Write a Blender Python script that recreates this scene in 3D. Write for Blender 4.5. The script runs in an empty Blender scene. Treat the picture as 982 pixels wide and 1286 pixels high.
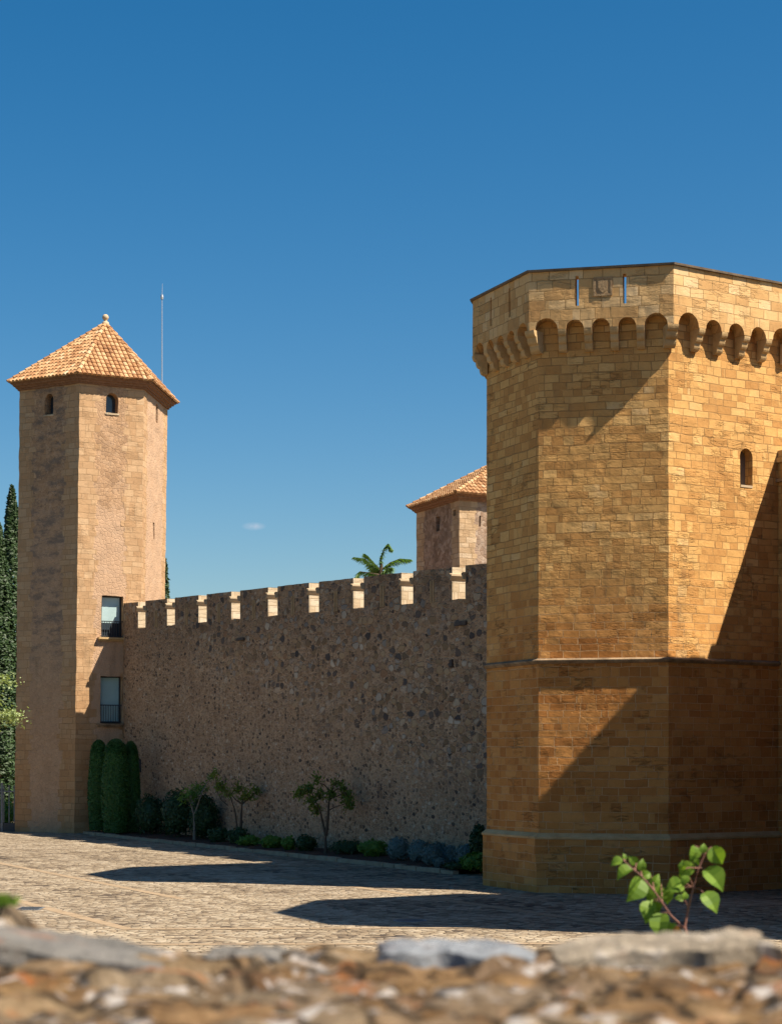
import bpy, math, random
from mathutils import Vector, noise as mn
random.seed(7)
R = math.radians
sc = bpy.context.scene
COL = sc.collection
F, CX, HZ, CAM = 2400.0, 491.0, 950.0, 4.1          # photo focal length in px, centre column, horizon row, eye height

def at(x, y, Y):                                     # a photo pixel at depth Y -> a point
    return Vector(((x - CX) / F * Y, Y, CAM + (HZ - y) / F * Y))
def gp(x, y):                                        # a photo pixel on the plaza (z=0)
    Y = CAM * F / (y - HZ)
    return Vector(((x - CX) / F * Y, Y, 0))

# ------------------------------------------------------------------ objects
def tag(o, label=None, cat=None, group=None, kind=None):
    if label: o['label'] = label
    if cat: o['category'] = cat
    if group: o['group'] = group
    if kind: o['kind'] = kind
    return o
def thing(name, loc, label, cat, group=None):
    o = bpy.data.objects.new(name, None); COL.objects.link(o)
    o.location = loc; o.empty_display_size = .3
    return tag(o, label, cat, group)
def root_loc(o):
    v = Vector((0, 0, 0))
    while o is not None:
        v += o.location; o = o.parent
    return v
class MB:
    """collects faces (with per-corner uv) and links them as ONE mesh object"""
    def __init__(s): s.v = []; s.f = []; s.uv = []; s.mi = []
    def add(s, pts, uvs=None, mi=0):
        b = len(s.v); s.v += [tuple(p) for p in pts]
        s.f.append(tuple(range(b, b + len(pts))))
        s.uv.append(uvs if uvs else None); s.mi.append(mi)
    def mesh(s, vs, fs, mi=0):
        b = len(s.v); s.v += [tuple(p) for p in vs]
        for f in fs:
            s.f.append(tuple(b + i for i in f)); s.uv.append(None); s.mi.append(mi)
    def box(s, o, ex, ey, ez, mi=0):                # o corner, three edge vectors
        o = Vector(o); ex = Vector(ex); ey = Vector(ey); ez = Vector(ez)
        c = [o, o+ex, o+ex+ey, o+ey, o+ez, o+ex+ez, o+ex+ey+ez, o+ey+ez]
        lx, ly, lz = ex.length, ey.length, ez.length
        for q, (a, b) in (((0,3,2,1),(ly,lx)), ((4,5,6,7),(lx,ly)), ((0,1,5,4),(lx,lz)), ((1,2,6,5),(ly,lz)), ((2,3,7,6),(lx,lz)), ((3,0,4,7),(ly,lz))):
            k = o.x*.7 + o.y*.31; z = o.z
            s.add([c[i] for i in q], [(k, z), (k+a, z), (k+a, z+b), (k, z+b)], mi)
    def tube(s, pts, rad, n=8, mi=0):
        pts = [Vector(p) for p in pts]; rings = []
        b = len(s.v)
        for i, p in enumerate(pts):
            d = (pts[min(i+1, len(pts)-1)] - pts[max(i-1, 0)]).normalized()
            a = d.cross(Vector((0, 0, 1)) if abs(d.z) < .95 else Vector((1, 0, 0))).normalized(); c = d.cross(a)
            r = rad[i] if isinstance(rad, (list, tuple)) else rad
            for k in range(n):
                t = 2*math.pi*k/n
                s.v.append(tuple(p + r*(math.cos(t)*a + math.sin(t)*c)))
        for i in range(len(pts)-1):
            for k in range(n):
                s.f.append((b+i*n+k, b+i*n+(k+1) % n, b+(i+1)*n+(k+1) % n, b+(i+1)*n+k)); s.uv.append(None); s.mi.append(mi)
        for e in (0, len(pts)-1):
            s.f.append(tuple(b+e*n+k for k in (range(n) if e else reversed(range(n))))); s.uv.append(None); s.mi.append(mi)
    def lathe(s, c, prof, n=16):
        b = len(s.v); c = Vector(c)
        for r, z in prof:
            for k in range(n):
                t = 2*math.pi*k/n; s.v.append((c.x+r*math.cos(t), c.y+r*math.sin(t), c.z+z))
        for i in range(len(prof)-1):
            for k in range(n):
                s.f.append((b+i*n+k, b+i*n+(k+1) % n, b+(i+1)*n+(k+1) % n, b+(i+1)*n+k)); s.uv.append(None); s.mi.append(0)
    def build(s, name, mat, parent=None, loc=None, smooth=False, disp=None, weld=False):
        vs = s.v
        if disp: vs = [tuple(disp(Vector(p))) for p in vs]
        base = root_loc(parent) if parent is not None else Vector(loc or (0, 0, 0))
        vs = [(p[0]-base.x, p[1]-base.y, p[2]-base.z) for p in vs]
        me = bpy.data.meshes.new(name); me.from_pydata(vs, [], s.f)
        ul = me.uv_layers.new(name='UVMap').data; i = 0
        for f, u in zip(s.f, s.uv):
            for k in range(len(f)):
                ul[i].uv = u[k][:2] if u else (0.0, 0.0)
                i += 1
        if any(u and len(u[0]) > 2 for u in s.uv):
            el = me.uv_layers.new(name='Edge').data; i = 0
            for f, u in zip(s.f, s.uv):
                for k in range(len(f)):
                    el[i].uv = (u[k][2], 0) if u and len(u[k]) > 2 else (0.0, 0.0)
                    i += 1
        for m in (mat if isinstance(mat, (list, tuple)) else [mat]): me.materials.append(m)
        me.polygons.foreach_set('material_index', s.mi)
        if smooth: me.polygons.foreach_set('use_smooth', [True]*len(s.f))
        me.update()
        o = bpy.data.objects.new(name, me); COL.objects.link(o)
        if parent is not None: o.parent = parent
        else: o.location = base
        return o
def copy_tree(o, parent=None):
    c = o.copy(); COL.objects.link(c)
    if parent is not None: c.parent = parent
    for ch in list(o.children): copy_tree(ch, c)
    return c

# ------------------------------------------------------------------ materials
class G:
    def __init__(s, name, rough=.9, spec=.2):
        s.m = bpy.data.materials.new(name); s.m.use_nodes = True
        s.t = s.m.node_tree; s.b = s.t.nodes['Principled BSDF']
        s.b.inputs['Roughness'].default_value = rough
        s.b.inputs['Specular IOR Level'].default_value = spec
    def n(s, typ, ins=None, out=0, **pr):
        nd = s.t.nodes.new('ShaderNode' + typ)
        for k, v in pr.items(): setattr(nd, k, v)
        for k, v in (ins or {}).items(): s.put(nd.inputs[k], v)
        return nd.outputs[out]
    def put(s, sock, v):
        if isinstance(v, bpy.types.NodeSocket): s.t.links.new(v, sock)
        else:
            if isinstance(v, (tuple, list)) and len(v) == 3 and sock.type == 'RGBA': v = (*v, 1)
            sock.default_value = v
    def math(s, op, a, b=0.0, c=0.0, clamp=False):
        nd = s.t.nodes.new('ShaderNodeMath'); nd.operation = op; nd.use_clamp = clamp
        for i, v in enumerate((a, b, c)): s.put(nd.inputs[i], v)
        return nd.outputs[0]
    def mix(s, f, a, b, mode='MIX'):
        nd = s.t.nodes.new('ShaderNodeMix'); nd.data_type = 'RGBA'; nd.blend_type = mode; nd.clamp_factor = True
        s.put(nd.inputs[0], f); s.put(nd.inputs[6], a); s.put(nd.inputs[7], b)
        return nd.outputs[2]
    def fmix(s, f, a, b):
        nd = s.t.nodes.new('ShaderNodeMix'); s.put(nd.inputs[0], f); s.put(nd.inputs[2], a); s.put(nd.inputs[3], b)
        return nd.outputs[0]
    def ramp(s, f, stops, interp='LINEAR'):
        nd = s.t.nodes.new('ShaderNodeValToRGB'); e = nd.color_ramp.elements; nd.color_ramp.interpolation = interp
        while len(e) < len(stops): e.new(.5)
        for q, (p, c) in zip(e, stops):
            q.position = p; q.color = (*c, 1) if isinstance(c, (tuple, list)) else (c, c, c, 1)
        s.put(nd.inputs[0], f); return nd.outputs[0]
    def step(s, x, a, b):                            # smooth 0..1 from a to b
        nd = s.t.nodes.new('ShaderNodeMapRange'); nd.interpolation_type = 'SMOOTHSTEP'
        s.put(nd.inputs[0], x); s.put(nd.inputs[1], a); s.put(nd.inputs[2], b); return nd.outputs[0]
    def uv(s, name='UVMap'): return s.n('UVMap', uv_map=name)
    def pos(s): return s.n('NewGeometry')
    def objc(s): return s.n('TexCoord', out=3)
    def xyz(s, v):
        nd = s.t.nodes.new('ShaderNodeSeparateXYZ'); s.put(nd.inputs[0], v); return nd.outputs
    def vec(s, x=0.0, y=0.0, z=0.0): return s.n('CombineXYZ', {0: x, 1: y, 2: z})
    def vmul(s, v, k):
        nd = s.t.nodes.new('ShaderNodeVectorMath'); nd.operation = 'MULTIPLY'; s.put(nd.inputs[0], v); s.put(nd.inputs[1], k); return nd.outputs[0]
    def vadd(s, v, k):
        nd = s.t.nodes.new('ShaderNodeVectorMath'); nd.operation = 'ADD'; s.put(nd.inputs[0], v); s.put(nd.inputs[1], k); return nd.outputs[0]
    def noise(s, v, scale, detail=4, rough=.55, out=0, dim='3D'):
        return s.n('TexNoise', {'Vector': v, 'Scale': scale, 'Detail': detail, 'Roughness': rough}, out, noise_dimensions=dim)
    def vor(s, v, scale, feature='F1', out=0, rnd=1.0, dim='3D'):
        return s.n('TexVoronoi', {'Vector': v, 'Scale': scale, 'Randomness': rnd}, out, feature=feature, voronoi_dimensions=dim)
    def white(s, v): return s.n('TexWhiteNoise', {'Vector': v}, 0, noise_dimensions='3D')
    def bump(s, h, dist=.02, strength=1.0, normal=None):
        ins = {'Height': h, 'Distance': dist, 'Strength': strength}
        if normal is not None: ins['Normal'] = normal
        return s.n('Bump', ins)
    def end(s, col, nrm=None, rough=None):
        s.put(s.b.inputs['Base Color'], col)
        if nrm is not None: s.put(s.b.inputs['Normal'], nrm)
        if rough is not None: s.put(s.b.inputs['Roughness'], rough)
        return s.m

def plain(name, col, rough=.7, spec=.3, metal=0.0, var=.25, scale=6):
    g = G(name, rough, spec); n = g.noise(g.objc(), scale, 5)
    c = g.mix(g.math('MULTIPLY', g.step(n, .3, .7), var), (*col, 1), tuple(x*.45 for x in col)+(1,))
    g.b.inputs['Metallic'].default_value = metal
    return g.end(c, g.bump(n, .01, .3))

def ashlar(name, stops, row=.315, width=.70, pale_top=None, quoin=False, mid=None, rowvar=.13, mort_lo=None, bumpk=1.0, lo=None, jk=1.0):
    """coursed sandstone blocks; uv in metres (u along the face, v height)"""
    g = G(name, .93, .12)
    u0, v0, _ = g.xyz(g.uv())
    uv = g.vec(u0, v0, 0.0)
    wob = g.noise(uv, 1.3, 3, out=1)
    wx, wy, _ = g.xyz(wob)
    n1 = g.noise(g.vec(0.0, g.math('MULTIPLY', v0, .8), 3.3), 1.0, 2)
    vv = g.math('ADD', v0, g.math('MULTIPLY', g.math('SUBTRACT', n1, .5), rowvar*6))
    vv = g.math('ADD', vv, g.math('MULTIPLY', g.math('SUBTRACT', wy, .5), .07))
    rowid = g.math('FLOOR', g.math('DIVIDE', vv, row))
    rw = g.n('TexWhiteNoise', {'W': rowid}, 0, noise_dimensions='1D')
    un = g.noise(g.vec(g.math('MULTIPLY', u0, .7), g.math('MULTIPLY', rowid, 3.17), 0.0), 1.0, 1)
    uu = g.math('ADD', g.math('ADD', u0, g.math('MULTIPLY', rw, 2.3)), g.math('MULTIPLY', g.math('SUBTRACT', un, .5), .9))
    uu = g.math('ADD', uu, g.math('MULTIPLY', g.math('SUBTRACT', wx, .5), .05))
    br = g.t.nodes.new('ShaderNodeTexBrick')
    g.put(br.inputs['Vector'], g.vec(uu, vv, 0.0))
    for k, v in (('Color1', (0, 0, 0)), ('Color2', (1, 1, 1)), ('Mortar', (.5, .5, .5)), ('Scale', 1.0), ('Mortar Size', .015), ('Mortar Smooth', .35), ('Bias', 0.0), ('Brick Width', width), ('Row Height', row)):
        g.put(br.inputs[k], v)
    br.offset = .5
    b2 = g.t.nodes.new('ShaderNodeTexBrick'); g.put(b2.inputs['Vector'], g.vec(g.math('ADD', uu, .37), vv, 0.0))
    for k, v in (('Color1', (0, 0, 0)), ('Color2', (1, 1, 1)), ('Mortar', (.5, .5, .5)), ('Scale', 1.0), ('Mortar Size', .010), ('Mortar Smooth', .35), ('Bias', -.15), ('Brick Width', width*.58), ('Row Height', row)):
        g.put(b2.inputs[k], v)
    b2.offset = .37
    sel = g.math('GREATER_THAN', g.noise(g.vec(g.math('MULTIPLY', u0, .22), g.math('MULTIPLY', rowid, .31), 5.0), 1.0, 2), .52)
    rnd, mort = g.mix(sel, br.outputs['Color'], b2.outputs['Color']), g.fmix(sel, br.outputs['Fac'], b2.outputs['Fac'])
    big = g.noise(uv, .22, 4, .6); medn = g.noise(uv, 1.1, 5, .62); fine = g.noise(uv, 9, 6, .7)
    streak = g.noise(g.vmul(uv, (1.6, .16, 1)), 1.0, 4, .6)
    col = g.ramp(g.math('ADD', g.math('ADD', g.math('MULTIPLY', rnd, .58), .03), g.math('MULTIPLY', g.math('SUBTRACT', g.math('ADD', medn, g.math('MULTIPLY', big, .8)), .45), .46)), stops)
    # lower courses redder and more worn
    if lo:
        lm = g.math('MULTIPLY', g.step(g.math('ADD', v0, g.math('MULTIPLY', g.math('SUBTRACT', big, .5), 7.0)), lo[0], lo[1]), lo[3])
        col = g.mix(lm, col, g.mix(1.0, col, lo[2], 'MULTIPLY'))
    if quoin:
        e, _, _ = g.xyz(g.uv('Edge'))
        rowq = g.n('TexWhiteNoise', {'W': rowid}, 0, noise_dimensions='1D')
        qm = g.step(g.math('ADD', g.math('SUBTRACT', e, g.math('MULTIPLY', rowq, .38)), g.math('MULTIPLY', g.math('SUBTRACT', medn, .5), .55)), .80, .90)
        # rubble / render infill panel
        vo = g.vor(g.vadd(uv, g.vmul(wob, (.12, .12, 0))), 4.6, 'DISTANCE_TO_EDGE', dim='2D'); vc = g.vor(g.vadd(uv, g.vmul(wob, (.12, .12, 0))), 4.6, 'F1', 1, dim='2D')
        cx, _, _ = g.xyz(vc)
        pan = g.ramp(g.math('ADD', g.math('MULTIPLY', cx, .35), g.math('MULTIPLY', medn, .65)), mid)
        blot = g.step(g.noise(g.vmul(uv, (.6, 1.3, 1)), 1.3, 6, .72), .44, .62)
        pl = g.ramp(g.math('ADD', g.math('MULTIPLY', medn, .6), g.math('MULTIPLY', fine, .4)), [(.2, (.40, .25, .15)), (.5, (.49, .32, .20)), (.8, (.53, .365, .24))])
        if quoin == 'zoned':
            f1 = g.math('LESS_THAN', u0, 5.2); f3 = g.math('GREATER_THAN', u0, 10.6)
            rub = g.step(g.math('ADD', v0, g.math('MULTIPLY', g.math('SUBTRACT', medn, .5), 2.6)), 17.2, 17.6)
            rub = g.math('MAXIMUM', g.math('MULTIPLY', rub, g.math('SUBTRACT', 1.0, f3)), g.math('MULTIPLY', f1, .55))
            grit = g.noise(uv, 6.0, 5, .75)
            pan = g.mix(g.math('MULTIPLY', g.step(grit, .5, .66), .7), pan, (.19, .125, .08, 1))
            pan = g.mix(g.math('MULTIPLY', g.step(grit, .42, .30), .6), pan, (.52, .40, .28, 1))
            pan = g.mix(rub, pl, pan)
            bm = g.math('MULTIPLY', g.step(v0, 7.5, 11.0), g.math('ADD', g.math('MULTIPLY', f1, .52), .12))  # grey blotches, strengthened on the first facet to deepen its shade
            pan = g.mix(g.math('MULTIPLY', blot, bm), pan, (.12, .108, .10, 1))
        else:
            pan = g.mix(g.math('MULTIPLY', blot, .35), pan, (.12, .10, .085, 1))
        col = g.mix(qm, col, pan)
    # mortar: dark joint above, pale raised mortar below
    mc = (.20, .12, .05, 1)
    if mort_lo:
        mm = g.step(g.math('ADD', v0, g.math('MULTIPLY', g.math('SUBTRACT', big, .5), 6.0)), mort_lo[0], mort_lo[1])
        mc = g.mix(mm, (*mort_lo[2], 1), (.17, .10, .05, 1))
    jn = g.math('MULTIPLY', mort, g.step(g.noise(uv, 2.2, 3), .22, .55))
    if quoin: jn = g.math('MULTIPLY', jn, g.math('SUBTRACT', 1.0, qm))
    col = g.mix(g.math('MULTIPLY', jn, .62*jk), col, mc)
    # weather stains and pits
    col = g.mix(g.math('MULTIPLY', g.step(streak, .55, .8), .38), col, (.16, .115, .07, 1))
    col = g.mix(g.math('MULTIPLY', g.step(fine, .35, .75), .22), col, g.mix(1.0, col, (.55, .5, .45, 1), 'MULTIPLY'))
    crk = g.math('SUBTRACT', 1.0, g.math('MULTIPLY', g.math('ABSOLUTE', g.math('SUBTRACT', g.noise(g.vmul(uv, (.55, 2.6, 1)), 1.5, 5, .6), .5)), 34.0), clamp=True)
    hole = g.step(g.noise(g.vmul(uv, (.9, 1.7, 1)), 3.4, 6, .75), .63, .72)
    pit = g.math('MULTIPLY', g.math('MAXIMUM', g.math('MULTIPLY', crk, .85), hole), g.step(g.noise(uv, .7, 4, .65), .50, .64))
    if quoin: pit = g.math('MULTIPLY', pit, .3)
    col = g.mix(g.math('MULTIPLY', pit, .13), col, (.15, .085, .04, 1))
    h = g.math('SUBTRACT', g.math('ADD', g.math('MULTIPLY', rnd, .35), g.math('MULTIPLY', medn, .9)), g.math('MULTIPLY', jn, .75))
    h = g.math('SUBTRACT', h, g.math('MULTIPLY', pit, 1.0))
    rgh = g.step(g.noise(uv, .45, 3, .6), .45, .65)
    h = g.math('ADD', h, g.math('MULTIPLY', fine, g.math('ADD', .25, g.math('MULTIPLY', rgh, .45))))
    h = g.math('ADD', h, g.math('MULTIPLY', g.noise(g.vmul(uv, (1.2, 3.0, 1)), 3.0, 5, .7), g.math('MULTIPLY', rgh, 1.3)))
    if quoin:
        rh = g.math('ADD', g.math('MULTIPLY', g.step(vo, .0, .12), .35), g.math('MULTIPLY', fine, .5))
        h = g.fmix(qm, h, rh)
    return g.end(col, g.bump(h, .045*bumpk, .9))

SAND = [(0, (.35, .165, .05)), (.3, (.49, .258, .085)), (.55, (.585, .33, .113)), (.78, (.63, .39, .15)), (1, (.68, .475, .25))]
m_tower = ashlar('golden_sandstone', SAND, row=.24, width=.54, rowvar=.09, jk=.85, mort_lo=(6.0, 10.5, (.66, .46, .26)), lo=(10.0, 6.0, (.82, .60, .45, 1), .85), bumpk=.95)
m_parapet = ashlar('parapet_sandstone', [(0, (.38, .20, .075)), (.35, (.55, .33, .135)), (.6, (.62, .40, .18)), (1, (.68, .51, .30))], row=.30, width=.56, rowvar=.04, bumpk=.5)
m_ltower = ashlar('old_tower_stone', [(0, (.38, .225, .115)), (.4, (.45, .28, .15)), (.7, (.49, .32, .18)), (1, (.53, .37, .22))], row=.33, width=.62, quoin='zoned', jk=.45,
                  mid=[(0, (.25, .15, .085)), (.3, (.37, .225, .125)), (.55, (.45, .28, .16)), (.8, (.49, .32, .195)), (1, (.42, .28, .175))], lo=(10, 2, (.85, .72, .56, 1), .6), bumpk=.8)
m_ftower = ashlar('far_tower_stone', [(0, (.34, .22, .12)), (.5, (.46, .32, .19)), (1, (.55, .43, .3))], quoin=True,
                  mid=[(0, (.09, .065, .05)), (.35, (.24, .155, .10)), (.6, (.36, .255, .18)), (1, (.52, .43, .34))], bumpk=.9)

def rubble(name):
    g = G(name, .95, .1)
    u0, v0, _ = g.xyz(g.uv()); uv = g.vec(u0, v0, 0.0)
    wob = g.vmul(g.vadd(g.noise(uv, 2.6, 4, out=1), (-.5, -.5, 0)), (.24, .20, 0)); p = g.vmul(g.vadd(uv, wob), (.62, 1.0, 1.0))
    def layer(scale, thr0, thr1):
        ed = g.vor(p, scale, 'DISTANCE_TO_EDGE', dim='2D'); cc = g.vor(p, scale, 'F1', 1, dim='2D'); d = g.vor(p, scale, 'F1', 0, dim='2D')
        a, b, c = g.xyz(cc)
        stone = g.math('MULTIPLY', g.step(ed, .02, .11), g.step(g.math('SUBTRACT', g.math('ADD', thr0, g.math('MULTIPLY', b, thr1)), d), 0.0, .12))
        return a, b, c, stone
    med = g.noise(uv, .9, 5, .6); big = g.noise(uv, .17, 3); fine = g.noise(uv, 14, 5, .7)
    A, B_, C, S1 = layer(3.1, .30, .36); a2, b2, c2, S2 = layer(6.4, .20, .40); a3, b3, c3, S3 = layer(12, .24, .42)
    pal = [(0, (.06, .052, .05)), (.10, (.12, .10, .09)), (.22, (.21, .135, .075)), (.42, (.36, .24, .135)), (.60, (.45, .31, .18)), (.70, (.30, .165, .09)), (.78, (.48, .37, .25)), (.89, (.22, .20, .18)), (1, (.58, .47, .35))]
    pal2 = [(0, (.05, .042, .04)), (.16, (.13, .095, .075)), (.32, (.27, .165, .095)), (.55, (.42, .265, .155)), (.75, (.36, .22, .135)), (.88, (.50, .36, .24)), (1, (.58, .46, .34))]
    c1 = g.ramp(A, pal); cc2 = g.ramp(a2, pal2); cc3 = g.ramp(a3, pal2)
    mort = g.ramp(g.math('ADD', g.math('MULTIPLY', med, .7), g.math('MULTIPLY', big, .4)), [(.25, (.28, .175, .10)), (.5, (.45, .29, .175)), (.72, (.54, .365, .225)), (.95, (.58, .43, .285))])
    dens = g.step(g.noise(uv, .28, 4, .6), .35, .65)
    smallc = g.mix(g.math('MULTIPLY', S3, g.math('ADD', .35, g.math('MULTIPLY', dens, .4))), mort, cc3)
    smallc = g.mix(g.math('MULTIPLY', S2, g.math('ADD', .30, g.math('MULTIPLY', g.step(b2, .45, .7), .60))), smallc, cc2)
    # large stones: upper part towards the near end
    zone = g.step(g.math('ADD', g.math('ADD', g.math('MULTIPLY', u0, .035), g.math('MULTIPLY', v0, .15)), g.math('MULTIPLY', g.math('ADD', big, med), .5)), 1.95, 2.45)
    bigm = g.math('MULTIPLY', g.math('MULTIPLY', S1, zone), g.math('ADD', .45, g.math('MULTIPLY', g.step(C, .25, .45), .53)))
    col = g.mix(bigm, smallc, c1)
    st = g.step(g.noise(g.vmul(uv, (.35, .6, 1)), 1.0, 5, .65), .56, .74)
    top = g.step(v0, 8.2, 10.4)
    col = g.mix(g.math('MULTIPLY', g.math('ADD', g.math('MULTIPLY', st, .35), g.math('MULTIPLY', top, .30)), .8), col, (.085, .066, .056, 1))
    col = g.mix(g.math('MULTIPLY', g.step(fine, .4, .8), .3), col, g.mix(1.0, col, (.45, .42, .4, 1), 'MULTIPLY'))
    h = g.math('ADD', g.math('MAXIMUM', g.math('ADD', g.math('MULTIPLY', S2, .55), g.math('MULTIPLY', S3, .25)), g.math('MULTIPLY', bigm, 1.0)), g.math('ADD', g.math('MULTIPLY', med, .5), g.math('MULTIPLY', fine, .4)))
    return g.end(col, g.bump(h, .075, 1.0))
m_rubble = rubble('rubble_masonry')
m_dressed = ashlar('dressed_stone', [(0, (.42, .31, .19)), (.5, (.54, .43, .29)), (1, (.62, .53, .40))], row=.34, width=.6, rowvar=.03, bumpk=.4)
def stonecol(name, stops, scale=3.0, bd=.03, rough=.92):
    g = G(name, rough, .15); p = g.pos()
    n = g.noise(p, scale, 6, .65); f = g.noise(p, scale*7, 5, .7)
    c = g.ramp(g.math('ADD', g.math('MULTIPLY', n, .75), g.math('MULTIPLY', f, .25)), stops)
    return g.end(c, g.bump(g.math('ADD', n, g.math('MULTIPLY', f, .35)), bd, .9))
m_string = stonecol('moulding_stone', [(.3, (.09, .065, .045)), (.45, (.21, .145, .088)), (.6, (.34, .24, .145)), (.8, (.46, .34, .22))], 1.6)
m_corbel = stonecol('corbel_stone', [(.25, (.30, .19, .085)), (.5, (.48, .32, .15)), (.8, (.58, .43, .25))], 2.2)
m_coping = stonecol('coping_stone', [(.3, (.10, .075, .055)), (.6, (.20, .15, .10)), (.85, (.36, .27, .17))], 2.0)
m_crest = stonecol('weathered_relief_stone', [(.3, (.22, .14, .075)), (.6, (.38, .26, .14)), (.85, (.47, .34, .2))], 5.0)

def tilemat():
    g = G('clay_roof_tile', .85, .2); u, v, _ = g.xyz(g.uv())
    w = g.white(g.vec(g.math('FLOOR', u), g.math('FLOOR', v), 1.0)); n = g.noise(g.pos(), 1.2, 5, .6); f = g.noise(g.pos(), 12, 5, .7)
    c = g.ramp(g.math('ADD', g.math('MULTIPLY', w, .7), g.math('MULTIPLY', g.math('SUBTRACT', n, .35), .8)), [(0, (.22, .105, .045)), (.25, (.35, .175, .075)), (.5, (.45, .25, .115)), (.75, (.51, .32, .165)), (1, (.53, .41, .27))])
    c = g.mix(g.math('MULTIPLY', g.step(f, .45, .75), .45), c, (.20, .12, .07, 1))
    return g.end(c, g.bump(f, .015, .6))
m_tile = tilemat()
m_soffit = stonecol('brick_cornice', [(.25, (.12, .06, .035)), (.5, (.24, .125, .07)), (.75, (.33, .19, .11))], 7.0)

def cobble(name, warm):
    g = G(name, .85, .25); u, v, _ = g.xyz(g.uv()); uv = g.vec(u, v, 0.0)
    p = g.vadd(uv, g.vmul(g.noise(uv, 2, 3, out=1), (.08, .08, 0)))
    q = g.vmul(p, (1.0, .78, 1))
    ed = g.vor(q, 5.4, 'DISTANCE_TO_EDGE', dim='2D'); cc = g.vor(q, 5.4, 'F1', 1, dim='2D'); d = g.vor(q, 5.4, 'F1', 0, dim='2D')
    a, b, c = g.xyz(cc)
    big = g.noise(uv, .13, 4, .6); med = g.noise(uv, .8, 5, .65)
    trk = g.noise(g.vmul(uv, (.06, .55, 1)), 1.0, 5, .65); trk2 = g.noise(g.vmul(uv, (.5, .07, 1)), 1.0, 4, .65)
    k = g.math('ADD', g.math('MULTIPLY', a, .68), g.math('ADD', g.math('MULTIPLY', big, .42), g.math('MULTIPLY', med, .42)))
    k = g.math('ADD', k, g.math('MULTIPLY', g.math('SUBTRACT', g.math('ADD', trk, trk2), 1.05), 1.15))
    col = g.ramp(k, [(.16, (.06, .044, .034)), (.34, (.15, .11, .072)), (.52, (.26, .195, .123)), (.72, (.345, .27, .178)), (.98, (.44, .36, .255))])
    pan = g.white(g.vec(g.math('FLOOR', g.math('DIVIDE', g.math('ADD', u, g.math('MULTIPLY', g.math('SUBTRACT', med, .5), .5)), 6.3)), g.math('FLOOR', g.math('DIVIDE', g.math('ADD', v, g.math('MULTIPLY', g.math('SUBTRACT', med, .5), .5)), 5.2)), 2.0))
    col = g.mix(g.math('MULTIPLY', pan, .6), col, g.mix(1.0, col, (.62, .60, .60, 1), 'MULTIPLY'))
    gap = g.step(ed, .10, .015)
    col = g.mix(g.math('MULTIPLY', gap, .45), col, (.11, .08, .05, 1))
    mid = g.vor(g.vmul(p, (.5, .5, 1)), 2.1, 'DISTANCE_TO_EDGE', dim='2D')
    grass = g.math('MULTIPLY', g.step(g.noise(uv, .45, 5, .7), .60, .72), gap)
    col = g.mix(g.math('MULTIPLY', grass, .6), col, (.10, .10, .035, 1))
    h = g.math('SUBTRACT', g.math('ADD', g.math('MULTIPLY', g.math('SUBTRACT', 1.0, d), .8), g.math('MULTIPLY', b, .9)), g.math('MULTIPLY', gap, .7))
    h = g.math('ADD', h, g.math('MULTIPLY', g.noise(uv, 22, 3), .2))
    h = g.math('ADD', h, g.math('MULTIPLY', med, .8))
    return g.end(col, g.bump(h, .055, 1.0))
m_cobble = cobble('cobblestone_paving', 1)
m_flag = stonecol('flagstone', [(.2, (.19, .135, .085)), (.5, (.31, .225, .14)), (.8, (.40, .30, .20))], 1.4, .02)
m_kerb = stonecol('kerb_stone', [(.2, (.18, .13, .09)), (.5, (.32, .245, .165)), (.8, (.42, .34, .24))], 2.0)
m_soil = stonecol('bark_mulch', [(.25, (.035, .016, .010)), (.5, (.085, .04, .025)), (.8, (.15, .08, .05))], 9.0, .05)
m_earth = stonecol('dry_earth', [(.25, (.06, .05, .025)), (.5, (.10, .085, .045)), (.8, (.15, .12, .07))], .8, .05)

def lichen(name, stops, sc=1.0, white=.5, orange=.5):
    g = G(name, .95, .1); p = g.pos()
    n = g.noise(p, 4.5*sc, 6, .62); n2 = g.noise(g.vadd(p, (3, 1, 7)), 9*sc, 5, .6); n3 = g.noise(g.vadd(p, (8, 2, 3)), 6*sc, 4, .6); f = g.noise(p, 60*sc, 4, .7)
    c = g.ramp(g.math('ADD', g.math('MULTIPLY', n, .8), g.math('MULTIPLY', f, .2)), stops)
    c = g.mix(g.math('MULTIPLY', g.step(n3, .56, .66), orange), c, (.30, .105, .035, 1))
    c = g.mix(g.math('MULTIPLY', g.step(n2, .57, .64), white), c, (.46, .42, .38, 1))
    c = g.mix(g.math('MULTIPLY', g.step(n2, .42, .33), .7), c, (.07, .055, .045, 1))
    return g.end(c, g.bump(g.math('ADD', n2, g.math('MULTIPLY', f, .3)), .03, .9))
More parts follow.
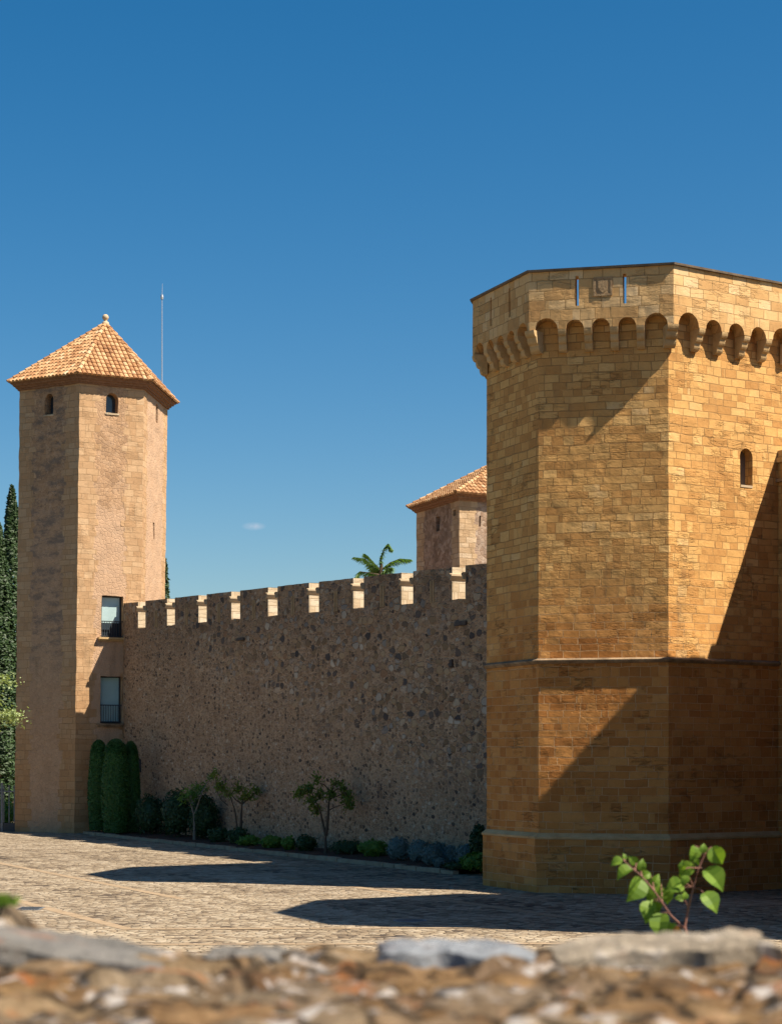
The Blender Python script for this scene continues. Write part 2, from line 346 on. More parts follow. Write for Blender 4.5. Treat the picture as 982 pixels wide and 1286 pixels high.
def stonetop(name):
    g = G(name, .95, .1); x, y, z = g.xyz(g.pos())
    p = g.vec(x, g.math('MULTIPLY', y, 1.25), 0.0); wb = g.vmul(g.noise(p, 6, 4, out=1), (.07, .07, 0)); q = g.vadd(p, wb)
    cc = g.vor(q, 6.5, 'F1', 1, dim='2D'); ed = g.vor(q, 6.5, 'DISTANCE_TO_EDGE', dim='2D'); a, b, c = g.xyz(cc)
    n = g.noise(p, 11, 6, .7); n2 = g.noise(g.vadd(p, (5, 2, 0)), 7.5, 6, .68); n3 = g.noise(g.vadd(p, (1, 8, 0)), 4.0, 5, .65); f = g.noise(p, 70, 5, .75)
    base = g.ramp(a, [(0, (.17, .105, .055)), (.22, (.36, .225, .11)), (.42, (.28, .215, .15)), (.58, (.40, .26, .13)), (.72, (.24, .145, .08)), (.86, (.33, .26, .18)), (1, (.43, .30, .165))])
    col = g.mix(g.math('MULTIPLY', g.step(n, .35, .7), .75), g.mix(1.0, base, (.42, .38, .33, 1), 'MULTIPLY'), base)
    col = g.mix(g.math('MULTIPLY', g.step(n3, .56, .66), .75), col, (.33, .115, .035, 1))
    col = g.mix(g.math('MULTIPLY', g.step(n2, .545, .61), .85), col, (.50, .46, .42, 1))
    col = g.mix(g.math('MULTIPLY', g.step(n2, .41, .33), .6), col, (.055, .045, .035, 1))
    col = g.mix(g.math('MULTIPLY', g.step(ed, .09, .01), .8), col, (.035, .026, .018, 1))
    col = g.mix(g.math('MULTIPLY', g.step(f, .45, .75), .3), col, g.mix(1.0, col, (.4, .38, .36, 1), 'MULTIPLY'))
    return g.end(col, g.bump(g.math('ADD', g.math('ADD', n, g.math('MULTIPLY', f, .4)), g.math('MULTIPLY', g.step(ed, .0, .12), .6)), .03, .9))
m_fore = stonetop('lichen_covered_stone')
m_slab_blue = lichen('blue_grey_slate', [(.3, (.13, .14, .155)), (.55, (.215, .23, .245)), (.8, (.31, .315, .31))], 1.6, .35, .1)
m_slab_pale = lichen('pale_limestone', [(.3, (.15, .12, .085)), (.55, (.28, .235, .175)), (.8, (.42, .37, .30))], 1.6, .4, .12)
m_slab_dark = lichen('dark_grey_slate', [(.3, (.095, .09, .08)), (.55, (.165, .155, .14)), (.8, (.26, .235, .20))], 1.4, .15, .3)

def leafmat(name, a, b, trans=.25, yellow=None):
    g = G(name, .55, .35); w = g.n('NewGeometry', out=8); n = g.noise(g.pos(), 1.4, 3)
    c = g.mix(g.math('ADD', g.math('MULTIPLY', w, .6), g.math('MULTIPLY', n, .4)), (*a, 1), (*b, 1))
    if yellow: c = g.mix(g.step(w, .93, .97), c, (*yellow, 1))
    g.end(c)
    if trans:
        tr = g.t.nodes.new('ShaderNodeBsdfTranslucent'); g.put(tr.inputs[0], g.mix(1.0, c, (1.0, 1.0, .45, 1), 'MULTIPLY'))
        mx = g.t.nodes.new('ShaderNodeMixShader'); mx.inputs[0].default_value = trans
        g.t.links.new(g.b.outputs[0], mx.inputs[1]); g.t.links.new(tr.outputs[0], mx.inputs[2])
        g.t.links.new(mx.outputs[0], g.t.nodes['Material Output'].inputs[0])
    return g.m
m_topiary = leafmat('clipped_conifer_foliage', (.022, .075, .012), (.06, .15, .024), .1)
m_dark = leafmat('dark_shrub_foliage', (.016, .042, .014), (.045, .095, .028), .12)
m_low = leafmat('low_shrub_foliage', (.07, .16, .02), (.18, .30, .045), .3)
m_lav = leafmat('silver_shrub_foliage', (.085, .13, .12), (.18, .25, .235), .1)
m_tree = leafmat('small_tree_leaf', (.08, .13, .02), (.22, .29, .05), .4)
m_cyp = leafmat('cypress_foliage', (.014, .034, .010), (.045, .085, .02), .1)
m_lime = leafmat('broadleaf_foliage', (.20, .27, .09), (.40, .46, .22), .35)
m_needle = leafmat('needle_foliage', (.09, .18, .05), (.20, .33, .09), .45)
m_sap = leafmat('sapling_leaf', (.08, .17, .012), (.24, .37, .045), .5)
m_sapo = leafmat('withered_leaf', (.45, .18, .04), (.5, .26, .06), .3)
m_bark = plain('tree_bark', (.10, .072, .05), .95, .1, scale=9)
m_stem = plain('sapling_stem', (.26, .12, .085), .7, .3)
m_iron = plain('painted_iron', (.035, .04, .045), .5, .4)
m_greyiron = plain('grey_painted_iron', (.16, .17, .18), .5, .4)
m_steel = plain('galvanised_steel', (.55, .56, .57), .4, .5, .6)
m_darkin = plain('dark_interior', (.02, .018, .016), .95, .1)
m_frame = plain('window_frame', (.05, .045, .04), .6, .3)
def glassmat(name, col, rough=.12):
    g = G(name, rough, .6); n = g.noise(g.pos(), 2.0, 2)
    return g.end(g.mix(g.math('MULTIPLY', n, .5), (*col, 1), tuple(c*.6 for c in col)+(1,)))
m_glass = glassmat('window_glass', (.035, .05, .065))
m_paneg = glassmat('grey_reflection_glass', (.20, .19, .19), .3)  # grey reflection on the pane put into its base colour
m_blind = glassmat('blind_behind_glass', (.42, .56, .56), .25)
m_blind_dim = glassmat('shut_blind_behind_glass', (.36, .55, .55), .25)

# ------------------------------------------------------------------ masonry builders
def rough(amp, s1=1.7, s2=6.0):
    def d(p):
        return p + amp*Vector(mn.noise_vector(p*s1)) + amp*.7*Vector(mn.noise_vector(p*s2 + Vector((9, 4, 2))))
    return d

def panel(mb, a, b, z0, z1, holes=(), du=.45, dv=.45, ubase=0.0, lean=None, reveal=None, under=None, vrows=True):
    """upright face a->b (plan points) with openings; holes: dict u0,u1,v0,v1,arch,depth"""
    a = Vector((a[0], a[1], 0)); b = Vector((b[0], b[1], 0)); L = (b-a).length; e = (b-a)/L
    nin = Vector((-e.y, e.x, 0))                     # inward for a ring given left-to-right as seen from outside
    def P(u, v, dep=0.0):
        p = a + e*u + nin*dep; p.z = v
        return lean(p) if lean else p
    def htop(h, u):
        if not h.get('arch'): return h['v1']
        r = (h['u1']-h['u0'])/2; x = min(r, abs(u-(h['u0']+h['u1'])/2))
        return h['v1']-r+math.sqrt(max(0, r*r-x*x))
    us = {0.0, L}
    k = max(1, round(L/du)); us |= {L*i/k for i in range(k+1)}
    us = {u for u in us if u in (0.0, L) or not any(h['u0']-.04 < u < h['u1']+.04 for h in holes)}
    for h in holes:
        m = 10 if h.get('arch') else 1
        us |= {h['u0']+(h['u1']-h['u0'])*(.5-.5*math.cos(math.pi*i/m)) for i in range(m+1)}
    us = sorted(us); us = [u for i, u in enumerate(us) if i == 0 or u-us[i-1] > 1e-5]
    k = max(1, round((z1-z0)/dv)); rows = sorted({round(z0+(z1-z0)*i/k, 4) for i in range(k+1)} | {h['v0'] for h in holes} | {h['v1'] for h in holes if not h.get('arch')} | ({h['v1']-(h['u1']-h['u0'])/2 for h in holes if h.get('arch')}))
    def U(u, v): return (ubase+u, v, min(u, L-u))
    for u, w in zip(us, us[1:]):
        mid = (u+w)/2
        hs = sorted([h for h in holes if h['u0']-1e-6 < mid < h['u1']+1e-6], key=lambda h: h['v0'])
        iv = []; lo = (z0, z0)
        for h in hs:
            if h['v0'] > z0+1e-6: iv.append((lo, (h['v0'], h['v0'])))
            lo = (htop(h, u), htop(h, w))
        iv.append((lo, (z1, z1)))
        for (l0, l1), (h0, h1) in iv:
            cut = [r for r in rows if r > max(l0, l1)+.03 and r < min(h0, h1)-.03]
            lv = [(l0, l1)] + [(r, r) for r in cut] + [(h0, h1)]
            for (p0, p1), (q0, q1) in zip(lv, lv[1:]):
                mb.add([P(u, p0), P(w, p1), P(w, q1), P(u, q0)], [U(u, p0), U(w, p1), U(w, q1), U(u, q0)])
            if under and abs(l0-z0) < 1e-6 and abs(l1-z0) < 1e-6:
                mb.add([P(u, z0), P(u, z0, under), P(w, z0, under), P(w, z0)], [U(u, z0), U(u, z0-under), U(w, z0-under), U(w, z0)])
        for h in hs:
            d = h.get('depth', .3)
            t0, t1 = htop(h, u), htop(h, w)
            mb.add([P(u, t0), P(w, t1), P(w, t1, d), P(u, t0, d)], [U(u, t0), U(w, t1), U(w, t1+d), U(u, t0+d)])
            if h['v0'] > z0+1e-6:
                mb.add([P(u, h['v0']), P(u, h['v0'], d), P(w, h['v0'], d), P(w, h['v0'])], [U(u, t0), U(u, t0+d), U(w, t1+d), U(w, t1)])
    for h in holes:
        d = h.get('depth', .3)
        for u in (h['u0'], h['u1']):
            t = htop(h, u)
            mb.add([P(u, h['v0']), P(u, t), P(u, t, d), P(u, h['v0'], d)], [U(u, h['v0']), U(u, t), U(u+d, t), U(u+d, h['v0'])])
    return P

def inset(poly, d):                                   # offset a ring inwards (outside seen left-to-right => inside is left of a->b)
    n = len(poly); out = []
    for i in range(n):
        p0, p, p1 = (Vector(poly[i-1]), Vector(poly[i]), Vector(poly[(i+1) % n]))
        e0 = (p-p0).normalized(); e1 = (p1-p).normalized()
        n0 = Vector((-e0.y, e0.x)); n1 = Vector((-e1.y, e1.x))
        bis = (n0+n1).normalized()
        out.append(p + bis*(d/bis.dot(n0)))
    return out
def ring(mb, poly_lo, z0, poly_hi, z1, ub=0.0):
    n = len(poly_lo); u = ub
    for i in range(n):
        a, b = poly_lo[i], poly_lo[(i+1) % n]; c, d = poly_hi[(i+1) % n], poly_hi[i]; L = (b-a).length
        mb.add([(a.x, a.y, z0), (b.x, b.y, z0), (c.x, c.y, z1), (d.x, d.y, z1)], [(u, z0), (u+L, z0), (u+L, z1+.3), (u, z1+.3)]); u += L
def band(mb, base, prof):                             # moulding swept round a ring: prof = [(outset, z)]
    for (o0, z0), (o1, z1) in zip(prof, prof[1:]): ring(mb, inset(base, -o0), z0, inset(base, -o1), z1)
def cap(mb, poly, z): mb.add([(p.x, p.y, z) for p in poly], [(p.x, p.y) for p in poly])

# ================================================================== RIGHT OCTAGONAL TOWER
pp = [Vector((2.589, 60.63)), Vector((4.126, 57.08)), Vector((8.302, 56.16)), Vector((8.302+5.0*.839, 56.16+5.0*.544))]
p4 = pp[3] + 4.2*Vector((.21, .98)); cen = (pp[0]+p4)/2
PAR = pp + [2*cen-p for p in pp]                       # parapet ring
OV = .43
SH = inset(PAR, OV)                                    # shaft ring
base_t = Vector((cen.x, cen.y, 0))
def spring_layout(L):
    k = L/4.25; x = .17*k; ar = []
    for w in (.68, .53, .53, .53, .68):
        ar.append((x, x+w*k)); x += (w+.24)*k
    return ar, [(ar[i][1]+ar[i+1][0])/2 for i in range(4)]
ZS, ZB, ZT = 16.83, 16.83, 18.55
def quoin_disp(amp): return rough(amp)

def build_octagon_tower(label):
    T = thing('octagonal_tower', base_t, label, 'tower', 'octagonal gate towers')
    d = rough(.011, 2.4, 8.0)
    ub = 0.0
    mb = MB(); glass = None
    ZST = 6.93
    for i in range(8):
        a, b = SH[i], SH[(i+1) % 8]; L = (b-a).length; holes = []
        if i == 2:                                     # facet with the arched window
            e = (b-a)/L
            def uat(px):                               # column of the photo -> distance along this facet
                t = (px-CX)/F; return (t*a.y-a.x)/(e.x-t*e.y)
            u0, u1 = uat(929.5), uat(945.0)
            pm = a+e*(u0+u1)/2; z_ = lambda y: CAM+(HZ-y)/F*pm.y
            holes = [dict(u0=u0, u1=u1, v0=z_(611), v1=z_(563), arch=True, depth=.34)]
            hw = (u0, u1, z_(611), z_(563), a, e)
        panel(mb, a, b, 1.72, 17.25, holes, .24, .24, ub)
        ub += L
    mb.build('shaft', m_tower, T, disp=d)
    u0, u1, v0, v1, a, e = hw
    nin = Vector((-e.y, e.x))
    g1 = MB(); q = a+e*(u0-.05)+nin*.32; r_ = a+e*(u1+.05)+nin*.32
    g1.add([(q.x, q.y, v0-.05), (r_.x, r_.y, v0-.05), (r_.x, r_.y, v1+.05), (q.x, q.y, v1+.05)])
    w = MB(); o = a+e*(u0+.004)-nin*.012; w.box((o.x, o.y, v0-.03), e.to_3d()*(u1-u0-.008), nin.to_3d()*.30, (0, 0, .07))
    wo = w.build('window_sill', m_dressed, T); g1.build('window_pane', m_paneg, T)
    # plinth
    pb = MB(); PL = inset(SH, -.13); ub = 0
    for i in range(8):
        a, b = PL[i], PL[(i+1) % 8]; panel(pb, a, b, 0, 1.60, (), .45, .4, ub+3.3); ub += (b-a).length
    pb.build('plinth', m_tower, T, disp=rough(.03, 1.1, 3.5))
    # mouldings
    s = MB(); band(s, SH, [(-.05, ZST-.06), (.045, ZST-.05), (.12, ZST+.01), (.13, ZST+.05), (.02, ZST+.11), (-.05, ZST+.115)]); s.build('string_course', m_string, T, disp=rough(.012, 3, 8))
    s = MB(); band(s, SH, [(.10, 1.58), (.165, 1.61), (.17, 1.67), (.03, 1.79), (-.05, 1.80)]); s.build('plinth_moulding', m_corbel, T, disp=rough(.012, 3, 8))
    # parapet with round arches and slots
    pr = MB(); inn = MB(); ub = 0.0
    for i in range(8):
        a, b = PAR[i], PAR[(i+1) % 8]; L = (b-a).length; ar, piers = spring_layout(L)
        holes = [dict(u0=x0, u1=x1, v0=ZS, v1=ZS+(x1-x0)/2, arch=True, depth=OV-.004) for x0, x1 in ar]
        e = (b-a)/L
        sl = []
        for fr in ((.335, .665) if i in (0, 1, 4, 5) else ()):
            sl.append(dict(u0=L*fr-.05, u1=L*fr+.05, v0=17.50, v1=18.38, depth=OV-.004))
        for h_ in sl: holes.append(h_)
        panel(pr, a, b, ZB, ZT, holes, .25, .25, ub, under=OV-.004)
        a2, b2 = SH[i], SH[(i+1) % 8]; e2 = (b2-a2).normalized(); sh = (a2-a).dot(e)
        panel(inn, a2, b2, 17.20, ZT, [dict(u0=h_['u0']-sh, u1=h_['u1']-sh, v0=h_['v0'], v1=h_['v1'], depth=.01) for h_ in sl], .8, .6, ub)
        ub += L
    cap(inn, SH, 17.22)
    P_ = pr.build('parapet', m_parapet, T, disp=rough(.010, 2.2, 7)); inn.build('parapet_walk', m_parapet, T)
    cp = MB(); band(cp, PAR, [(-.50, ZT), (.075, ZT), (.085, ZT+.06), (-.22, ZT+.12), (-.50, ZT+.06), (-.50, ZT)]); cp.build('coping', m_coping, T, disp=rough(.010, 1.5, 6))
    # corbels
    prof = [(0, 0), (.10, .0)]
    for j, (o0, z0) in enumerate(((.10, .02), (.215, .23), (.325, .44))):
        for q in range(6):
            t = q/5*math.pi/2; prof.append((o0+.105*math.sin(t), z0+.19*(1-math.cos(t))))
    prof += [(.43, .63), (0, .63)]
    def corbel_mesh(wd, k=1.0):
        m = MB(); n = len(prof)
        for s_ in (-1, 1):
            m.add([(s_*wd/2, -o*k, z) for o, z in (prof if s_ < 0 else prof[::-1])])
        for (o0, z0), (o1, z1) in zip(prof, prof[1:]+prof[:1]):
            m.add([(-wd/2, -o0*k, z0), (wd/2, -o0*k, z0), (wd/2, -o1*k, z1), (-wd/2, -o1*k, z1)])
        return m
    proto = corbel_mesh(.235).build('corbel', m_corbel, None); protc = corbel_mesh(.34, 1.0).build('corbel', m_corbel, None)
    me1, me2 = proto.data, protc.data
    bpy.data.objects.remove(proto); bpy.data.objects.remove(protc)
    def put(me, p, ang, sy=1.0):
        o = bpy.data.objects.new('corbel', me); COL.objects.link(o); o.parent = T
        o.location = (p.x-base_t.x, p.y-base_t.y, ZS-.632); o.rotation_euler = (0, 0, ang); o.scale = (1, sy, 1)
    for i in range(8):
        a, b = PAR[i], PAR[(i+1) % 8]; e = (b-a).normalized(); nin = Vector((-e.y, e.x)); ar, piers = spring_layout((b-a).length)
        for u in piers: put(me1, a+e*u+nin*(OV+.003), math.atan2(e.y, e.x))
        p = SH[i]; c = PAR[i]; dr = (p-c).normalized()
        put(me2, p+dr*.004, math.atan2(dr.y, dr.x)-math.pi/2, (p-c).length/.43)
    # worn heraldic panel: a square frame with a shield shape, details weathered away
    a, b = PAR[1], PAR[2]; e = (b-a).normalized(); nin = Vector((-e.y, e.x)); L = (b-a).length
    cr = MB(); uc = L*.515; zc = 18.03
    def bx(m, u0, u1, z0, z1, d0, d1):
        o = a+e*u0-nin*d1; m.box((o.x, o.y, z0), e.to_3d()*(u1-u0), nin.to_3d()*(d1-d0), (0, 0, z1-z0))
    bx(cr, uc-.27, uc+.27, zc-.27, zc+.27, -.02, .012)
    cro = cr.build('relief_panel', m_crest, T)
    fr = MB()
    for s_ in (-1, 1): bx(fr, uc+s_*.25-.03, uc+s_*.25+.03, zc-.28, zc+.28, .0115, .026); bx(fr, uc-.219, uc+.219, zc+s_*.25-.03, zc+s_*.25+.03, .0115, .026)
    fr.build('relief_frame', m_crest, cro)
    shd = MB(); pts = [(-.14, .17), (.14, .17), (.14, -.02), (.09, -.12), (0, -.19), (-.09, -.12), (-.14, -.02)]
    def SP(x, z, d): p = a+e*(uc+x)-nin*d; return (p.x, p.y, zc+z)
    shd.add([SP(x, z, .028) for x, z in pts][::-1])
    for (x0, z0), (x1, z1) in zip(pts, pts[1:]+pts[:1]): shd.add([SP(x0, z0, .005), SP(x1, z1, .005), SP(x1, z1, .028), SP(x0, z0, .028)])
    shd.build('relief_shield', m_crest, cro)
    return T
T1 = build_octagon_tower('golden sandstone octagonal tower with corbelled parapet and one arched window')
T2 = copy_tree(T1); T2.location = base_t + Vector((7.5, -16.3, 0))
T2['label'] = 'golden octagonal gate tower facing the first tower across the gateway'

# gate wall between the two towers (only its edge is in the picture; it throws the shadow on the tower)
e3 = (PAR[3]-PAR[2]).normalized(); n3 = Vector((e3.y, -e3.x))      # outward normal of the facet facing the gate
def f3at(px):
    a = SH[2]; t = (px-CX)/F; return a + e3*((t*a.y-a.x)/(e3.x-t*e3.y))
g0 = f3at(977.5); gz = CAM+(HZ-566)/F*g0.y
GT = thing('gate_wall', (g0.x+2.6, g0.y-3.0, 0), 'stone gateway wall with projecting cornice beside the octagonal tower', 'wall')
LG = 10.5
q = MB(); o = g0-n3*.25
q.box((o.x, o.y, 0), n3.to_3d()*LG, e3.to_3d()*1.6, (0, 0, gz-.38)); q.build('wall_face', m_tower, GT)
q = MB(); o = g0-n3*.25-e3*.10
q.box((o.x, o.y, gz-.376), n3.to_3d()*LG, e3.to_3d()*1.8, (0, 0, .14)); o = g0-n3*.25-e3*.03
q.box((o.x, o.y, gz-.233), n3.to_3d()*LG, e3.to_3d()*1.66, (0, 0, .232)); q.build('cornice', m_corbel, GT)
q = MB(); zl = CAM+(HZ-606)/F*g0.y; o = g0-n3*.25-e3*.12
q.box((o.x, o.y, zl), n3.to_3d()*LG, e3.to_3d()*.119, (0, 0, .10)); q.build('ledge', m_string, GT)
q = MB(); zk = CAM+(HZ-684)/F*g0.y; k = g0+n3*.55
for j in range(4):
    o = k-e3*(.08+.06*j); q.box((o.x, o.y, zk+.17*j), n3.to_3d()*.45, e3.to_3d()*(.078+.06*j), (0, 0, .165))
q.build('console', m_corbel, GT)
q = MB()
for t0, t1, q0, q1, z0, z1 in ((4.2, 10.4, .02, 1.58, gz-.002, 14.05), (6.1, 10.4, .04, 1.56, 14.052, 15.9)):
    o = g0+n3*t0+e3*q0; q.box((o.x, o.y, z0), n3.to_3d()*(t1-t0), e3.to_3d()*(q1-q0), (0, 0, z1-z0))
q.build('shadow_block', m_tower, GT)  # unseen blocks added on the gate wall, sized to shade the tower
q = MB(); o = g0+n3*5.0-e3*1.9
q.box((o.x, o.y, 10), n3.to_3d()*2.6, e3.to_3d()*1.88, (0, 0, 4.85)); o = g0+n3*5.55-e3*1.9; q.box((o.x, o.y, 14.852), n3.to_3d()*2.05, e3.to_3d()*1.2, (0, 0, .95)); o = g0+n3*4.5-e3*.6; q.box((o.x, o.y, 10.01), n3.to_3d()*.498, e3.to_3d()*.57, (0, 0, 4.12)); q.build('shadow_box', m_tower, GT)  # unseen stepped box, shaped to cast the shadow on the tower's lower facets

# ================================================================== TILED ROOFS
def tile_roof(ringpts, ze, apex, T, period=.255, rowl=.38, amp=.056):
    mb = MB(); n = len(ringpts); hips = MB(); apex = Vector(apex)
    for i in range(n):
        A = ringpts[i].to_3d(); B = ringpts[(i+1) % n].to_3d(); A.z = B.z = ze
        e = (B-A); L = e.length; e /= L
        ua = (apex-A).dot(e); foot = A+e*ua; s = apex-foot; S = s.length; s /= S; nr = e.cross(s).normalized()
        if nr.z < 0: nr = -nr
        cols = max(3, round(L/period)); per = L/cols; rows = max(2, round(S/rowl)); rl = S/rows; ns = 8
        for r in range(rows):
            for lev in (0,):
                v0, v1 = r*rl, min(S, (r+1)*rl+.03)
                def edge(v): return ua*v/S, L-(L-ua)*v/S
                us = [per*k/ns for k in range(cols*ns+1)]
                lo = []; hi = []; drop = []
                l0, h0 = edge(v0); l1, h1 = edge(min(v1, S))
                for u in us:
                    x = abs(((u/per) % 1.0)-.5)*2; hgt = amp*(2.0*math.sqrt(max(0, 1-x*x))-.35)
                    jit = .012*math.sin(13.7*math.floor(u/per)+5.1*r)
                    ux = min(max(u, l0), h0); uy = min(max(u, l1), h1)
                    lo.append(A+e*ux+s*(v0-.03+jit)+nr*(hgt+.035)); hi.append(A+e*uy+s*v1+nr*(hgt*.85)); drop.append(A+e*ux+s*(v0-.02+jit)+nr*(hgt*.2-.03))
                for k in range(len(us)-1):
                    if us[k+1] <= min(l0, l1) or us[k] >= max(h0, h1): continue
                    tu = us[k]/per+.001; U = [(tu+i*37, r+.5)]*4
                    mb.add([lo[k], lo[k+1], hi[k+1], hi[k]], U)
                    mb.add([drop[k], drop[k+1], lo[k+1], lo[k]], U)
        # hip cap tiles along the edge from B to the apex
        hv = apex-B; HL = hv.length; hv /= HL; m = round(HL/.42)
        side = hv.cross(Vector((0, 0, 1))).normalized(); up = side.cross(hv)
        for k in range(m):
            c0 = B+hv*(HL*k/m-.03); c1 = B+hv*(HL*(k+1)/m+.03)
            r0, r1 = .125, .10
            for j in range(6):
                t0, t1 = math.pi*j/6, math.pi*(j+1)/6
                w = lambda c, r, t, z: c+side*(r*math.cos(t))+up*(r*math.sin(t)*.9+z)
                hips.add([w(c0, r0, t0, .06), w(c0, r0, t1, .06), w(c1, r1, t1, .03), w(c1, r1, t0, .03)], [(k+i*11+.5, 900.5)]*4)
            hips.add([c0+side*(r0*math.cos(math.pi*j/6))+up*(r0*math.sin(math.pi*j/6)*.9+.06) for j in range(7)], [(k+i*11+.5, 900.5)]*7)
    ro = mb.build('roof', m_tile, T); hips.build('hip_tiles', m_tile, ro)
    return ro

# ================================================================== LEFT TOWER
lt = [Vector((-20.27, 103.6)), Vector((-16.68, 101.5)), Vector((-13.5, 103.2)), Vector((-12.92, 109.2)), Vector((-15.9, 111.0)), Vector((-19.6, 109.2))]
lb = Vector((-16.3, 105.5, 0))
TL = thing('square_tower', lb, 'tall slim stone tower with tiled pyramid roof at the left end of the wall', 'tower')
TL.name = 'wall_tower'
ZE = CAM+(HZ-481)/F*101.5                              # eave underside
def lean(p):
    p.x += (p.z-12)*.0125; return p
mb = MB(); ub = 0; PW = {}
def ucol(i, px):
    a, b = lt[i], lt[i+1]; e = (b-a).normalized(); t = (px-CX)/F; return (t*a.y-a.x)/(e.x-t*e.y)
def zrow(y, Y): return CAM+(HZ-y)/F*Y
wins = []
for i in range(6):
    a, b = lt[i], lt[(i+1) % 6]; holes = []
    def H(x0, x1, y0, y1, arch, depth, fx=0.0):
        Ym = a.y+(b-a).normalized().y*(ucol(i, x0)+ucol(i, x1))/2
        zz = zrow((y0+y1)/2, Ym); sh = (zz-12)*.0125/Ym*F
        h = dict(u0=ucol(i, x0-sh), u1=ucol(i, x1-sh), v0=zrow(y1, Ym), v1=zrow(y0, Ym), arch=arch, depth=depth); holes.append(h); wins.append((i, h))
    if i == 0: H(56.5, 67, 494, 520, True, .5)
    if i == 1: H(133.5, 148.5, 494, 519, True, .5); H(127.5, 154.5, 748.5, 801, False, .35); H(126, 153.5, 849.5, 909, False, .35)
    if i == 2: H(195.5, 198, 510, 533, False, .4); H(192.2, 194.2, 657, 678, False, .4)
    panel(mb, a, b, 0, ZE+.3, holes, .3, .3, ub, lean); ub += (b-a).length+1.7
dl = rough(.028, 1.1, 5.2)
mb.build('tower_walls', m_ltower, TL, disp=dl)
def wpt(i, u, v, d):
    a, b = lt[i], lt[(i+1) % 6]; e = (b-a).normalized(); p = a+e*u+Vector((-e.y, e.x))*d; return lean(Vector((p.x, p.y, v)))
for k, (i, h) in enumerate(wins):
    u0, u1, v0, v1 = h['u0'], h['u1'], h['v0'], h['v1']; e = (lt[i+1]-lt[i]).normalized().to_3d(); nin = Vector((-e.y, e.x, 0))
    french = k in (2, 3)
    d = h['depth']-.02
    fr = MB(); t = .07 if french else .05
    if french:
        for (x0, x1, z0, z1) in ((u0-.02, u0+t, v0, v1), (u1-t, u1+.02, v0, v1), (u0+t, u1-t, v1-t, v1+.02), (u0+t, u1-t, v0-.02, v0+t)):
            fr.box(wpt(i, x0, z0, d-.06), e*(x1-x0), nin*.07, (0, 0, z1-z0))
        fo = fr.build('window_frame', m_frame, TL)
        g1 = MB(); zb = v0+(v1-v0)*(.36 if k == 2 else .05)
        g1.add([wpt(i, u0, zb, d), wpt(i, u1, zb, d), wpt(i, u1, v1, d), wpt(i, u0, v1, d)]); g1.build('pane', m_blind if k == 2 else m_blind_dim, fo)
        g2 = MB(); g2.add([wpt(i, u0-.02, v0-.02, d+.01), wpt(i, u1+.02, v0-.02, d+.01), wpt(i, u1+.02, v1+.02, d+.01), wpt(i, u0-.02, v1+.02, d+.01)]); g2.build('lower_pane', m_glass, fo)
        rl = MB(); zt = v0+(v1-v0)*.40
        rl.box(wpt(i, u0-.05, zt-.05, .02), e*(u1-u0+.1), nin*.05, (0, 0, .05)); rl.box(wpt(i, u0-.05, v0+.06, .02), e*(u1-u0+.1), nin*.04, (0, 0, .04))
        for j in range(9):
            rl.box(wpt(i, u0+(u1-u0)*(j+.5)/9-.012, v0+.098, .03), e*.024, nin*.024, (0, 0, zt-v0-.15))
        rl.build('balcony_railing', m_iron, TL)
        sl = MB(); sl.box(wpt(i, u0-.22, v0-.10, -.24), e*(u1-u0+.44), nin*.235, (0, 0, .10)); sl.box(wpt(i, u0-.15, v0-.20, -.12), e*(u1-u0+.30), nin*.115, (0, 0, .098)); sl.build('window_sill', m_string if k == 3 else m_corbel, TL)
    else:
        g1 = MB(); g1.add([wpt(i, u0-.03, v0-.03, d), wpt(i, u1+.03, v0-.03, d), wpt(i, u1+.03, v1+.03, d), wpt(i, u0-.03, v1+.03, d)])
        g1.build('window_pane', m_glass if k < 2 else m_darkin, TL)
        if k < 2:
            sl = MB(); sl.box(wpt(i, u0-.06, v0-.09, -.04), e*(u1-u0+.12), nin*.3, (0, 0, .085)); sl.build('window_sill', m_dressed, TL)
LT = [Vector((p.x+(ZE-12)*.0125, p.y)) for p in lt]
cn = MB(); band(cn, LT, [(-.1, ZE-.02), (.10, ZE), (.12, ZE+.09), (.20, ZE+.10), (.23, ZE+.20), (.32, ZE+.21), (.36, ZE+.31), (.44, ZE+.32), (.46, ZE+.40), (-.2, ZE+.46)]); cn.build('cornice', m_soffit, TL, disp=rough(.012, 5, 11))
EV = inset(LT, -.52); ap = at(132.5, 407, 105.6)
tile_roof(EV, ZE+.40, ap, TL)
fin = MB(); fin.lathe(ap, [(.0, -.1), (.24, -.1), (.17, .12), (.10, .16), (.09, .22), (.15, .28), (.185, .38), (.15, .48), (.08, .54), (0, .55)]); fin.build('finial', m_dressed, TL, smooth=True)

AM = thing('antenna_mast', (at(203.5, 500, 111.6).x, 111.6, 0), 'thin whip antenna rising behind the tiled roof of the tall tower', 'antenna')
q = MB(); x = at(203.5, 500, 111.6).x; zt = CAM+(HZ-356)/F*111.6; zm = CAM+(HZ-373)/F*111.6
q.tube([(x, 111.6, 0), (x, 111.6, 14), (x, 111.6, zm)], [.07, .05, .022], 8); q.build('pole', m_steel, AM)
q = MB(); q.tube([(x, 111.6, zm), (x+.02, 111.6, zt)], [.018, .010], 6); q.build('whip', m_steel, AM)
q = MB(); q.lathe((x, 111.6, zm-.12), [(0, 0), (.07, .0), (.09, .12), (.07, .26), (0, .27)], 10); q.build('antenna_base', m_steel, AM)

